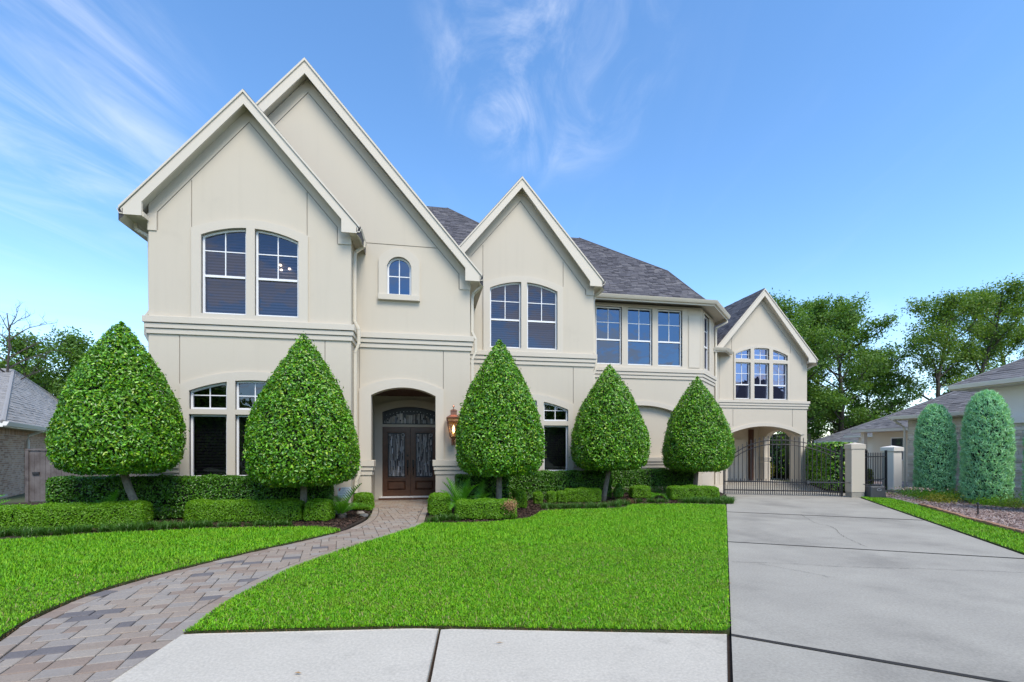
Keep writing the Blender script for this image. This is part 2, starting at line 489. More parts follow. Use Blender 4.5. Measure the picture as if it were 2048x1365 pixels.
class MB:
    """collects shapes into ONE mesh; coordinates are world (or thing-local) metres"""

    def __init__(self, fn=None):
        self.v, self.f, self.m = [], [], []
        self.fn = fn

    def add(self, vs, fs, mi=0):
        b = len(self.v)
        self.v += [tuple(self.fn(*p)) if self.fn else tuple(p) for p in vs]
        self.f += [tuple(b + i for i in q) for q in fs]
        self.m += [mi] * len(fs)
        return self

    def box(self, x0, x1, y0, y1, z0, z1, mi=0):
        return self.add([(x0, y0, z0), (x1, y0, z0), (x1, y1, z0), (x0, y1, z0), (x0, y0, z1), (x1, y0, z1), (x1, y1, z1), (x0, y1, z1)],
                        [(0, 3, 2, 1), (4, 5, 6, 7), (0, 1, 5, 4), (1, 2, 6, 5), (2, 3, 7, 6), (3, 0, 4, 7)], mi)

    def mbox(self, M, hx, hy, hz, mi=0):
        vs = [M @ Vector((sx * hx, sy * hy, sz * hz)) for sz in (-1, 1) for sx, sy in ((-1, -1), (1, -1), (1, 1), (-1, 1))]
        return self.add(vs, [(0, 3, 2, 1), (4, 5, 6, 7), (0, 1, 5, 4), (1, 2, 6, 5), (2, 3, 7, 6), (3, 0, 4, 7)], mi)

    def prism(self, poly, y0, y1, mi=0):
        """poly in (x, z), extruded from y0 to y1"""
        n = len(poly)
        tri = tessellate_polygon([[Vector((x, z, 0)) for x, z in poly]])
        vs = [(x, y0, z) for x, z in poly] + [(x, y1, z) for x, z in poly]
        fs = [tuple(t) for t in tri] + [tuple(n + i for i in reversed(t)) for t in tri]
        fs += [(i, (i + 1) % n, n + (i + 1) % n, n + i) for i in range(n)]
        return self.add(vs, fs, mi)

    def slab(self, poly, z0, z1, mi=0):
        """poly in (x, y), extruded from z0 up to z1"""
        n = len(poly)
        tri = tessellate_polygon([[Vector((x, y, 0)) for x, y in poly]])
        vs = [(x, y, z1) for x, y in poly] + [(x, y, z0) for x, y in poly]
        fs = [tuple(t) for t in tri] + [(i, (i + 1) % n, n + (i + 1) % n, n + i) for i in range(n)]
        return self.add(vs, fs, mi)

    def plate(self, outer, holes, y0, y1, mi=0, grooves=(), gd=0.02, gmi=1):
        """wall sheet facing -y with openings cut to y1 and shallow grooves with a floor"""
        loops = [outer] + list(holes) + list(grooves)
        flat = [p for l in loops for p in l]
        ed, k0 = [], 0
        for l in loops:
            ed += [(k0 + i, k0 + (i + 1) % len(l)) for i in range(len(l))]
            k0 += len(l)
        cv, _, cf, _, _, _ = delaunay_2d_cdt([Vector(p) for p in flat], ed, [], 0, 1e-5)
        ct = np.array([[sum(cv[i][0] for i in t) / 3, sum(cv[i][1] for i in t) / 3] for t in cf])
        ok = in_poly(ct, outer)
        for l in loops[1:]:
            ok &= ~in_poly(ct, l)
        self.add([(p[0], y0, p[1]) for p in cv], [tuple(t) for t, k in zip(cf, ok) if k], mi)
        for k, l in enumerate(loops):
            g = k > len(holes)
            yb = y0 + gd if g else y1
            n = len(l)
            self.add([(x, y0, z) for x, z in l] + [(x, yb, z) for x, z in l], [(i, (i + 1) % n, n + (i + 1) % n, n + i) for i in range(n)], mi)
            if g:
                t2 = tessellate_polygon([[Vector((x, z, 0)) for x, z in l]])
                self.add([(x, yb, z) for x, z in l], [tuple(t) for t in t2], gmi)
        return self

    def tube(self, pts, rad, n=8, mi=0, cap=True):
        """rad: one radius or one for each point"""
        pts = [Vector(p) for p in pts]
        rs = rad if isinstance(rad, (list, tuple)) else [rad] * len(pts)
        vs, fs = [], []
        ref = Vector((0.31, 0.17, 0.93))
        for i, p in enumerate(pts):
            a = pts[max(0, i - 1)]
            b = pts[min(len(pts) - 1, i + 1)]
            t = (b - a).normalized()
            u = t.cross(ref)
            if u.length < 1e-3:
                u = t.cross(Vector((1, 0, 0)))
            u.normalize()
            w = t.cross(u)
            for k in range(n):
                an = 2 * math.pi * k / n
                vs.append(p + (u * math.cos(an) + w * math.sin(an)) * rs[i])
        for i in range(len(pts) - 1):
            for k in range(n):
                fs.append((i * n + k, i * n + (k + 1) % n, (i + 1) * n + (k + 1) % n, (i + 1) * n + k))
        if cap:
            fs.append(tuple(range(n - 1, -1, -1)))
            fs.append(tuple((len(pts) - 1) * n + k for k in range(n)))
        return self.add(vs, fs, mi)

    def sweep(self, pts, sec, mi=0, up=(0, 0, 1)):
        """closed section (a, b) swept along a polyline with mitred corners: a = outward (right of travel), b = up"""
        pts = [Vector(p) for p in pts]
        n, k = len(pts), len(sec)
        vs, fs = [], []
        for i, p in enumerate(pts):
            d0 = (pts[i] - pts[i - 1]).normalized() if i else None
            d1 = (pts[i + 1] - pts[i]).normalized() if i < n - 1 else None
            d0 = d0 or d1
            d1 = d1 or d0
            n0 = d0.cross(Vector(up)).normalized()
            n1 = d1.cross(Vector(up)).normalized()
            mn = (n0 + n1)
            mn = mn.normalized() / max(0.3, mn.normalized().dot(n0))
            for a, b in sec:
                vs.append(p + mn * a + Vector(up) * b)
        for i in range(n - 1):
            for j in range(k):
                fs.append((i * k + j, i * k + (j + 1) % k, (i + 1) * k + (j + 1) % k, (i + 1) * k + j))
        fs.append(tuple(range(k)))
        fs.append(tuple((n - 1) * k + j for j in range(k - 1, -1, -1)))
        return self.add(vs, fs, mi)

    def lathe(self, prof, c=(0, 0, 0), n=20, mi=0):
        vs, fs = [], []
        for r, z in prof:
            for k in range(n):
                a = 2 * math.pi * k / n
                vs.append((c[0] + r * math.cos(a), c[1] + r * math.sin(a), c[2] + z))
        for i in range(len(prof) - 1):
            for k in range(n):
                fs.append((i * n + k, i * n + (k + 1) % n, (i + 1) * n + (k + 1) % n, (i + 1) * n + k))
        return self.add(vs, fs, mi)

    def build(self, name, mats, parent=None, smooth=False, bevel=0.0):
        me = bpy.data.meshes.new(name)
        me.from_pydata(self.v, [], self.f)
        for m in mlist(mats):
            me.materials.append(m)
        if max(self.m, default=0) > 0:
            me.polygons.foreach_set('material_index', self.m)
        if smooth:
            me.polygons.foreach_set('use_smooth', [True] * len(me.polygons))
        me.update()
        o = bpy.data.objects.new(name, me)
        if bevel > 0:
            b = o.modifiers.new('bevel', 'BEVEL')
            b.width = bevel
            b.segments = 2
            b.limit_method = 'ANGLE'
        return link(o, parent)


def tri_obj(name, V, F, mats, parent=None, mi=None):
    """numpy vertices (n,3) and triangles (m,3) to one mesh object"""
    me = bpy.data.meshes.new(name)
    nv, nf = len(V), len(F)
    me.vertices.add(nv)
    me.vertices.foreach_set('co', np.ascontiguousarray(V, dtype=np.float32).ravel())
    me.loops.add(nf * 3)
    me.loops.foreach_set('vertex_index', np.ascontiguousarray(F, dtype=np.int32).ravel())
    me.polygons.add(nf)
    me.polygons.foreach_set('loop_start', np.arange(0, nf * 3, 3, dtype=np.int32))
    for m in mlist(mats):
        me.materials.append(m)
    if mi is not None:
        me.polygons.foreach_set('material_index', np.ascontiguousarray(mi, dtype=np.int32))
    me.update(calc_edges=True)
    me.validate()
    o = bpy.data.objects.new(name, me)
    return link(o, parent)


def norm(a):
    return a / np.maximum(1e-9, np.linalg.norm(a, axis=1, keepdims=True))


def leaves(pos, nrm, L, W, rnd=0.7, lift=0.25, jl=0.3, along=None, amix=0.0):
    """one folded diamond leaf for each position"""
    n = len(pos)
    nn = norm(nrm + rnd * rng.normal(size=(n, 3)))
    t = rng.normal(size=(n, 3))
    if along is not None:
        t = norm(t) * (1 - amix) + along * amix
    t = norm(t - (t * nn).sum(1, keepdims=True) * nn)
    b = np.cross(nn, t)
    l = L * (1 + jl * rng.uniform(-1, 1, (n, 1)))
    w = W * (1 + jl * rng.uniform(-1, 1, (n, 1)))
    p0 = pos - t * l * 0.5
    p1 = pos + t * l * 0.5
    s0 = pos + b * w * 0.5 + nn * w * lift - t * l * 0.04
    s1 = pos - b * w * 0.5 + nn * w * lift - t * l * 0.04
    V = np.stack([p0, s0, p1, s1], 1).reshape(-1, 3)
    i = np.arange(n)[:, None] * 4
    F = np.concatenate([i + np.array([[0, 1, 2]]), i + np.array([[0, 2, 3]])], 1).reshape(-1, 3)
    return V, F


def join(parts):
    Vs, Fs, Ms, off = [], [], [], 0
    for V, F, mi in parts:
        Vs.append(V)
        Fs.append(F + off)
        Ms.append(np.full(len(F), mi))
        off += len(V)
    return np.concatenate(Vs), np.concatenate(Fs), np.concatenate(Ms)


def lathe_np(prof, c, n=24, wob=0.0):
    k = len(prof)
    ang = np.arange(n) * 2 * np.pi / n
    V = np.zeros((k, n, 3))
    for i, (r, z) in enumerate(prof):
        V[i, :, 0] = c[0] + r * np.cos(ang)
        V[i, :, 1] = c[1] + r * np.sin(ang)
        V[i, :, 2] = c[2] + z
    F = []
    for i in range(k - 1):
        for j in range(n):
            a, b, d, e = i * n + j, i * n + (j + 1) % n, (i + 1) * n + (j + 1) % n, (i + 1) * n + j
            F += [(a, b, d), (a, d, e)]
    return V.reshape(-1, 3), np.array(F)


def sample_lathe(prof, c, n):
    """area-weighted points and normals on a surface of revolution"""
    pr = np.array(prof)
    seg = pr[1:] - pr[:-1]
    ln = np.linalg.norm(seg, axis=1)
    ar = ln * (pr[1:, 0] + pr[:-1, 0]) / 2 + 1e-6
    s = rng.choice(len(seg), n, p=ar / ar.sum())
    t = rng.uniform(0, 1, n)
    r = pr[s, 0] + t * seg[s, 0]
    z = pr[s, 1] + t * seg[s, 1]
    a = rng.uniform(0, 2 * np.pi, n)
    # radial undulation from hand clipping
    und = 1 + 0.024 * np.sin(3 * a + 2.3 * z + 7 * c[0]) + 0.018 * np.sin(7 * a - 4 * z + 3 * c[2]) + 0.014 * np.sin(5 * z + 11 * a) + 0.010 * np.sin(17 * a + 9 * z)
    nr, nz = seg[s, 1] / ln[s], -seg[s, 0] / ln[s]
    P = np.stack([c[0] + r * und * np.cos(a), c[1] + r * und * np.sin(a), c[2] + z], 1)
    Nn = np.stack([nr * np.cos(a), nr * np.sin(a), nz], 1)
    return P, Nn


def clip_poly(poly, clip):
    """Sutherland-Hodgman, both counter-clockwise 2d lists"""
    out = list(poly)
    n = len(clip)
    for i in range(n):
        a, b = clip[i], clip[(i + 1) % n]
        ex, ey = b[0] - a[0], b[1] - a[1]
        inp, out = out, []
        for j in range(len(inp)):
            p, q = inp[j], inp[(j + 1) % len(inp)]
            sp = ex * (p[1] - a[1]) - ey * (p[0] - a[0])
            sq = ex * (q[1] - a[1]) - ey * (q[0] - a[0])
            if sp >= 0:
                out.append(p)
            if (sp >= 0) != (sq >= 0):
                t = sp / (sp - sq)
                out.append((p[0] + t * (q[0] - p[0]), p[1] + t * (q[1] - p[1])))
        if len(out) < 3:
            return []
    return out


def in_poly(P, poly):
    x, y = P[:, 0], P[:, 1]
    ins = np.zeros(len(P), bool)
    n = len(poly)
    for i in range(n):
        x0, y0 = poly[i]
        x1, y1 = poly[(i + 1) % n]
        c = ((y0 > y) != (y1 > y)) & (x < (x1 - x0) * (y - y0) / (y1 - y0 + 1e-12) + x0)
        ins ^= c
    return ins


def smooth_line(pts, step=0.12):
    """Catmull-Rom through 2d points"""
    P = [np.array(p, float) for p in pts]
    P = [2 * P[0] - P[1]] + P + [2 * P[-1] - P[-2]]
    out = []
    for i in range(1, len(P) - 2):
        a, b, c, d = P[i - 1:i + 3]
        k = max(2, int(np.linalg.norm(c - b) / step))
        for j in range(k):
            t = j / k
            q = 0.5 * (2 * b + (c - a) * t + (2 * a - 5 * b + 4 * c - d) * t * t + (3 * b - a - 3 * c + d) * t ** 3)
            out.append((float(q[0]), float(q[1])))
    out.append((float(P[-2][0]), float(P[-2][1])))
    return out


# ================================================================== THE GROUND
DRV = Vector((0.563, 0.826))           # the driveway runs this way
DRN = Vector((0.826, -0.563))
path_left = smooth_line([(-2.6, 2.2), (-3.1, 3.4), (-3.53, 4.72), (-3.68, 5.32), (-3.66, 6.04), (-3.43, 6.74), (-3.05, 7.5), (-2.62, 8.25), (-2.13, 9.0), (-1.62, 9.98),
                         (-1.36, 11.4), (-1.38, 12.8), (-1.5, 13.9)])
path_right = smooth_line([(-2.3, 2.2), (-2.15, 3.73), (-2.084, 4.586), (-2.09, 5.25), (-2.0, 5.98), (-1.72, 7.11), (-1.12, 8.44), (-0.5, 9.6), (-0.1, 10.5), (0.0, 12.0), (0.1, 13.9)])
walk_edge = smooth_line([(-2.084, 4.586), (-0.665, 4.424), (0.123, 4.318), (1.509, 3.996), (2.575, 3.75)])


def up_to(line, y0, y1):
    return [p for p in line if y0 <= p[1] <= y1]


g = MB()
g.box(-300, 300, -120, 500, -0.5, -0.06)
tag(g.build('ground', 'ground'), kind='structure')

# concrete pavement: two slabs and the open joint between them
pv = MB()
pv.box(-2.4, 3.0, -3.0, 4.4, -0.055, -0.035)
pave = tag(pv.build('pavement', 'soil'), kind='structure')
we = walk_edge
s1 = [p for p in we if p[0] < 0.10]
s2 = [p for p in we if p[0] > 0.15]
sl = MB()
sl.slab([(-2.36, -3.0), (-0.55, -3.0), (-0.012, 3.2)] + [(0.108, 4.31)] + list(reversed(s1)) + [(-2.14, 3.7), (-2.29, 2.2)], -0.05, 0.0)
sl.build('slab', 'concrete_walk', pave, bevel=0.012)
sl = MB()
sl.slab([(-0.51, -3.0), (-1.95, -2.9)] + [(2.568, 3.735)] + list(reversed(s2)) + [(0.135, 4.305), (0.018, 3.2)], -0.05, 0.0)
sl.build('slab', 'concrete_walk', pave, bevel=0.012)

# driveway slabs, cut by the joints
drb = MB()


def dpt(a, b):
    """a: metres across from the lawn edge, b: metres along from the pavement joint"""
    p = Vector((2.60, 3.735)) + DRN * a + DRV * b
    return (p.x, p.y)


drb.slab([dpt(0.0, -9), dpt(4.16, -9), dpt(4.16, 22), dpt(0.0, 22)], -0.055, -0.03)
drive = tag(drb.build('driveway', 'soil'), kind='structure')
cuts = [(-9, -9), (-0.42, 0.35), (-0.36, 0.41), (4.63, 4.98), (4.662, 5.012), (9.12, 9.30), (9.165, 9.345), (14.2, 14.2), (14.215, 14.215), (22, 22)]
cuts[1] = (-0.02, -0.42)
cuts[2] = (0.022, -0.378)
for i in range(0, len(cuts), 2):
    (l0, r0), (l1, r1) = cuts[i], cuts[i + 1]
    sl = MB()
    wig = [0.008 * random.uniform(-1, 1) for _ in range(9)]
    bot = [dpt(4.14 * k / 8 + 0.01, l0 + (r0 - l0) * k / 8 + wig[k]) for k in range(9)]
    wig = [0.008 * random.uniform(-1, 1) for _ in range(9)]
    top = [dpt(4.14 * k / 8 + 0.01, l1 + (r1 - l1) * k / 8 + wig[k]) for k in range(9)]
    sl.slab(bot + top[::-1], -0.05, 0.0)
    sl.build('slab', 'concrete', drive, bevel=0.004)


# black fibre filler standing flush in the open joints
for k, (l0, r0), (l1, r1) in ((0, cuts[1], cuts[2]), (1, cuts[3], cuts[4]), (2, cuts[5], cuts[6])):
    jf = MB()
    jf.add([(*dpt(0.01, l0 - 0.004), 0.0055), (*dpt(4.13, r0 - 0.004), 0.0055), (*dpt(4.13, r1 + 0.004), 0.0055), (*dpt(0.01, l1 + 0.004), 0.0055)], [(0, 1, 2, 3)])
    jf.build('joint_filler', 'crack', drive)


def crack(pts, w, parent, z=0.004):
    m = MB()
    P = smooth_line(pts, 0.05)
    L, Rr = [], []
    for i, p in enumerate(P):
        a, b = Vector(P[max(0, i - 1)]), Vector(P[min(len(P) - 1, i + 1)])
        d = (b - a).normalized()
        n = Vector((-d.y, d.x))
        jj = Vector((random.uniform(-1, 1), random.uniform(-1, 1))) * 0.012
        q = Vector(p) + jj
        ww = w * random.uniform(0.35, 1.3)
        L.append(q + n * ww / 2)
        Rr.append(q - n * ww / 2)
    n = len(P)
    m.add([(p.x, p.y, z) for p in L] + [(p.x, p.y, z) for p in Rr], [(i, i + 1, n + i + 1, n + i) for i in range(n - 1)])
    return m.build('crack', 'crack', parent)


crack([(4.33, 6.17), (5.0, 5.95), (5.7, 5.62), (6.6, 5.35), (7.6, 4.98), (8.2, 4.62)], 0.007, drive, 0.009)
crack([(9.25, 10.45), (8.9, 9.9), (8.5, 9.2), (8.35, 8.6), (7.7, 7.7), (7.2, 6.75)], 0.007, drive, 0.006)
crack([(4.62, 6.0), (4.95, 5.4), (5.0, 5.2)], 0.006, drive, 0.009)

# carport paving behind the gate
cp = MB()
cp.slab([(11.0, 16.2), (14.6, 14.7), (18.6, 20.0), (18.6, 23.4), (12.6, 23.4), (12.4, 19.2)], -0.05, -0.012)
tag(cp.build('paving', 'concrete_walk'), kind='structure')

# lawns (real turf thickness) ---------------------------------------------------------------
bed_edge_right = smooth_line([(-0.07, 10.5), (0.8, 10.45), (1.63, 10.54), (2.41, 10.96), (3.0, 12.1), (3.7, 12.35), (5.2, 12.35), (6.1, 13.2), (7.4, 13.0), (8.56, 12.52)])
bed_edge_left = smooth_line([(-11.0, 9.6), (-7.45, 9.95), (-6.46, 10.2), (-4.48, 10.55), (-2.9, 10.5), (-2.1, 10.35), (-1.66, 9.95)])
lawn_r = [(p[0] + 0.02, p[1]) for p in up_to(path_right, 4.62, 10.5)] + bed_edge_right[1:] + [dpt(-0.004, 10.6), dpt(-0.004, 0.10)] + [(p[0], p[1] + 0.03) for p in reversed(walk_edge)]
lawn_l = [(-11.0, 3.0)] + [(p[0] - 0.02, p[1]) for p in up_to(path_left, 2.9, 9.9)] + list(reversed(bed_edge_left))
strip = [(dpt(4.18, -4.0)), (dpt(4.18, 13.2)), (14.75, 14.1), (15.2, 13.6), (15.1, 13.1), (14.0, 11.4), (12.3, 9.0), (11.2, 7.2), (9.2, 4.0), (6.5, -0.3)]
lawns = {}
for nm, poly in (('lawn', lawn_r), ('lawn', lawn_l), ('lawn', strip)):
    m = MB()
    m.slab(poly, -0.055, 0.010)
    o = tag(m.build(nm, 'turf'), kind='structure')
    lawns[o.name] = poly


def blades(pts, base_z, L, W, seg2, lean=0.6):
    n = len(pts)
    az = rng.uniform(0, 2 * np.pi, n)
    ln = L * rng.uniform(0.55, 1.25, n)
    w = W * rng.uniform(0.6, 1.3, n)
    le = lean * rng.uniform(0.2, 1.3, n)
    d = np.stack([np.cos(az), np.sin(az), np.zeros(n)], 1)
    s = np.stack([-np.sin(az), np.cos(az), np.zeros(n)], 1)
    b = np.concatenate([pts, np.full((n, 1), base_z)], 1)
    up = np.array([[0, 0, 1.0]])
    c, si = np.cos(le)[:, None], np.sin(le)[:, None]
    mid = b + (d * si * 0.7 + up * c) * (ln * 0.55)[:, None]
    tip = mid + (d * (si + 0.55) + up * c * 0.55) * (ln * 0.5)[:, None]
    hw = (w / 2)[:, None]
    if seg2:
        V = np.stack([b - s * hw, b + s * hw, mid + s * hw * 0.9, mid - s * hw * 0.9, tip], 1).reshape(-1, 3)
        i = np.arange(n)[:, None] * 5
        F = np.concatenate([i + np.array([[0, 1, 2]]), i + np.array([[0, 2, 3]]), i + np.array([[3, 2, 4]])], 1).reshape(-1, 3)
    else:
        V = np.stack([b - s * hw, b + s * hw, tip], 1).reshape(-1, 3)
        F = np.arange(n * 3).reshape(-1, 3)
    return V, F


def scatter(poly, dens_fn, cell=1.0):
    xs = [p[0] for p in poly]
    ys = [p[1] for p in poly]
    out = []
    for x in np.arange(min(xs), max(xs), cell):
        for y in np.arange(min(ys), max(ys), cell):
            n = dens_fn(x + cell / 2, y + cell / 2)
            if n <= 0:
                continue
            k = rng.poisson(n * cell * cell)
            out.append(np.stack([rng.uniform(x, x + cell, k), rng.uniform(y, y + cell, k)], 1))
    P = np.concatenate(out)
    return P[in_poly(P, poly)]


def in_view(x, y, m=0.12):
    r = 0.984 * x - 0.1776 * y
    d = 0.1776 * x + 0.984 * y
    return d > 1.0 and abs(r / d) < 1.075 + m


def grass_for(poly, name, label):
    def dist(x, y):
        return math.hypot(x, y)
    near = scatter(poly, lambda x, y: (13000 if dist(x, y) < 6.0 else 8000) if in_view(x, y) and dist(x, y) < 8.0 else 0, 0.5)
    far = scatter(poly, lambda x, y: (3600 if dist(x, y) < 12 else 2300) if in_view(x, y) and dist(x, y) >= 8.0 else 0, 0.5)
    parts = []
    if len(near):
        dry = rng.uniform(0, 1, len(near)) < 0.035
        V, F = blades(near[~dry], 0.018, 0.036, 0.0066, True, 0.9)
        parts.append((V, F, 0))
        V, F = blades(near[dry], 0.02, 0.05, 0.007, True, 1.1)
        parts.append((V, F, 1))
    if len(far):
        V, F = blades(far, 0.018, 0.055, 0.014, False)
        parts.append((V, F, 0))
    V, F, mi = join(parts)
    # the ground under a lawn is never level: shallow swells
    V[:, 2] += 0.002 * np.sin(V[:, 0] * 2.1 + 0.7 * V[:, 1]) + 0.002 * np.sin(V[:, 1] * 2.7 - V[:, 0])
    # uneven mowing: taller and shorter patches
    hgt = 1 + 0.2 * np.sin(V[:, 0] * 3.1 + 1.9 * np.sin(V[:, 1] * 1.7)) * np.sin(V[:, 1] * 2.3 + 1.1 * np.sin(V[:, 0] * 2.9))
    V[:, 2] = 0.018 + (V[:, 2] - 0.018) * hgt
    o = tri_obj(name, V, F, ['grass', 'straw'], None, mi)
    return tag(o, label, 'grass', kind='stuff')


grass_for(lawn_r, 'lawn_grass', 'clipped green grass of the big lawn between the paver path and the driveway')
grass_for(lawn_l, 'lawn_grass', 'clipped green grass of the lawn left of the paver path')
grass_for(strip, 'lawn_grass', 'narrow strip of green grass between driveway and brick edging')


def edge_thatch(line, name, label, side, n_per_m=420):
    P = []
    for a, b in zip(line[:-1], line[1:]):
        a, b = np.array(a), np.array(b)
        ln = np.linalg.norm(b - a)
        k = int(ln * n_per_m)
        if k == 0 or not in_view(*(a + b) / 2):
            continue
        t = rng.uniform(0, 1, (k, 1))
        d = (b - a) / max(ln, 1e-6)
        nrm = np.array([-d[1], d[0]]) * side
        P.append(a + (b - a) * t + nrm * rng.uniform(0.0, 0.045, (k, 1)))
    P = np.concatenate(P)
    V, F = blades(P, 0.0, 0.035, 0.006, False, 1.2)
    return tag(tri_obj(name, V, F, 'thatch'), label, 'thatch', kind='stuff')


edge_thatch([(p[0], p[1] + 0.015) for p in walk_edge], 'dry_thatch', 'brown dry thatch along the lawn edge at the concrete slabs', 1)
edge_thatch(up_to(path_left, 3.0, 9.9), 'dry_thatch', 'brown dry thatch along the left edge of the paver path', 1, 300)
edge_thatch([(2.6, 3.8), (8.5, 12.45)], 'dry_thatch', 'brown dry thatch along the lawn edge beside the driveway', 1, 160)

# planting beds ------------------------------------------------------------------------------
bl = MB()
bl.slab(bed_edge_left + [(-1.40, 11.4), (-1.42, 12.8), (-1.55, 13.8), (-1.75, 13.8), (-1.9, 13.4), (-6.7, 13.5), (-11.5, 17.1), (-14, 17.1), (-14, 9.6)], -0.055, 0.010)
tag(bl.build('mulch_bed', 'soil'), kind='structure')
br = MB()
br.slab(list(reversed(bed_edge_right)) + [(-0.02, 10.6), (0.02, 12.0), (0.13, 13.8), (1.3, 13.8), (1.3, 15.7), (5.7, 15.7), (5.7, 17.9), (11.1, 17.9), (12.2, 18.9), (10.9, 16.1)], -0.055, 0.010)
tag(br.build('mulch_bed', 'soil'), kind='structure')
gb = MB()
gb.slab([(15.2, 13.55), (15.1, 13.1), (14.0, 11.4), (12.3, 9.0), (11.2, 7.2), (9.2, 4.0), (24, 4), (24, 19), (19, 19), (15.0, 14.5)], -0.055, 0.030)
tag(gb.build('gravel_bed', 'chips'), kind='structure')


def chips(poly, dens, name, label, mat, size, z):
    P = scatter(poly, lambda x, y: dens if in_view(x, y) else 0, 0.5)
    n = len(P)
    pos = np.concatenate([P, np.full((n, 1), z) + rng.uniform(0, 0.02, (n, 1))], 1)
    V, F = leaves(pos, np.tile(np.array([[0, 0, 1.0]]), (n, 1)), size, size * 0.45, 0.35, 0.1, 0.5)
    return tag(tri_obj(name, V, F, mat), label, 'mulch', kind='stuff')


chips([(1.2, 10.5), (2.4, 10.95), (3.0, 12.1), (6.2, 13.3), (8.3, 13.0), (9.6, 15.8), (6, 16.0), (3, 14.5), (0.15, 13.6), (0.05, 10.6)], 900, 'bark_mulch', 'dark bark mulch in the bed right of the path', 'mulch', 0.06, 0.012)
chips([(-7, 10.3), (-4.4, 10.62), (-2.1, 10.4), (-1.7, 10.1), (-1.45, 11.5), (-1.5, 13.6), (-7, 13.0)], 900, 'bark_mulch', 'dark bark mulch in the bed left of the path', 'mulch', 0.06, 0.012)
chips([(15.2, 13.5), (14.1, 11.4), (12.4, 9.0), (11.3, 7.2), (17, 7), (20.2, 11), (20.2, 16), (17, 16)], 1100, 'wood_chips', 'pinkish wood chips covering the bed under the blue junipers', 'chips', 0.055, 0.034)


# ------------------------------------------------------------------ paver path
pb = MB()
pb.slab(up_to(path_right, 2.2, 13.85) + list(reversed(up_to(path_left, 2.2, 13.85))), -0.055, -0.015)
pb.box(-1.66, 0.63, 13.8, 16.1, -0.055, -0.015)
path = tag(pb.build('path', 'sand'), kind='structure')
PAVMATS = ['paver_tan', 'paver_grey', 'paver_slate', 'paver_rose', 'paver_pale']


def paver_mesh(poly, z):
    """chamfered top so each paver keeps its own edge"""
    c = np.mean(np.array(poly), axis=0)
    n = len(poly)
    inn = []
    for p in poly:
        v = np.array(p) - c
        l = np.linalg.norm(v)
        inn.append(tuple(c + v * max(0.3, (l - 0.010) / max(l, 1e-6))))
    vs = [(x, y, -0.02) for x, y in poly] + [(x, y, z - 0.006) for x, y in poly] + [(x, y, z) for x, y in inn]
    fs = [(i, (i + 1) % n, n + (i + 1) % n, n + i) for i in range(n)] + [(n + i, n + (i + 1) % n, 2 * n + (i + 1) % n, 2 * n + i) for i in range(n)]
    fs.append(tuple(2 * n + i for i in range(n)))
    return vs, fs


def area(p):
    return 0.5 * sum(p[i][0] * p[(i + 1) % len(p)][1] - p[(i + 1) % len(p)][0] * p[i][1] for i in range(len(p)))


def offset_line(line, d):
    out = []
    for i, p in enumerate(line):
        a, b = Vector(line[max(0, i - 1)]), Vector(line[min(len(line) - 1, i + 1)])
        t = (b - a).normalized()
        out.append((p[0] + t.y * d, p[1] - t.x * d))      # d > 0: to the right of travel
    return out


def resample(line, step):
    out, acc = [line[0]], 0.0
    for a, b in zip(line[:-1], line[1:]):
        ln = math.dist(a, b)
        while acc + ln >= step:
            t = (step - acc) / ln
            a = (a[0] + (b[0] - a[0]) * t, a[1] + (b[1] - a[1]) * t)
            out.append(a)
            ln = math.dist(a, b)
            acc = 0.0
        acc += ln
    return out


pavers = []
BW = 0.16
PL, PR = up_to(path_left, 2.3, 13.9), up_to(path_right, 2.3, 13.9)
for line, sgn in ((PL, 1), (PR, -1)):
    rs = resample(line, 0.24)
    inner = offset_line(rs, sgn * BW)
    for i in range(len(rs) - 1):
        q = [rs[i], rs[i + 1], inner[i + 1], inner[i]]
        q = [(Vector(p) * 0.97 + Vector((sum(k[0] for k in q) / 4, sum(k[1] for k in q) / 4)) * 0.03) for p in q]
        q = [(p.x, p.y) for p in q]
        if area(q) < 0:
            q = q[::-1]
        if sgn < 0 and q[0][1] < 4.4:
            continue
        pavers.append((q, 'b'))
# straight-laid random ashlar field, cut by the border
FX, FY = Vector((0.985, 0.17)), Vector((-0.17, 0.985))
INL, INR = offset_line(PL, BW + 0.012), offset_line(PR, -(BW + 0.012))
INR = [(p[0] + (BW if p[1] < 4.4 else 0), p[1]) for p in INR]


def xat(line, y):
    for a, b in zip(line[:-1], line[1:]):
        if a[1] <= y <= b[1]:
            t = (y - a[1]) / max(1e-6, b[1] - a[1])
            return a[0] + (b[0] - a[0]) * t, Vector((b[0] - a[0], b[1] - a[1]))
    return None


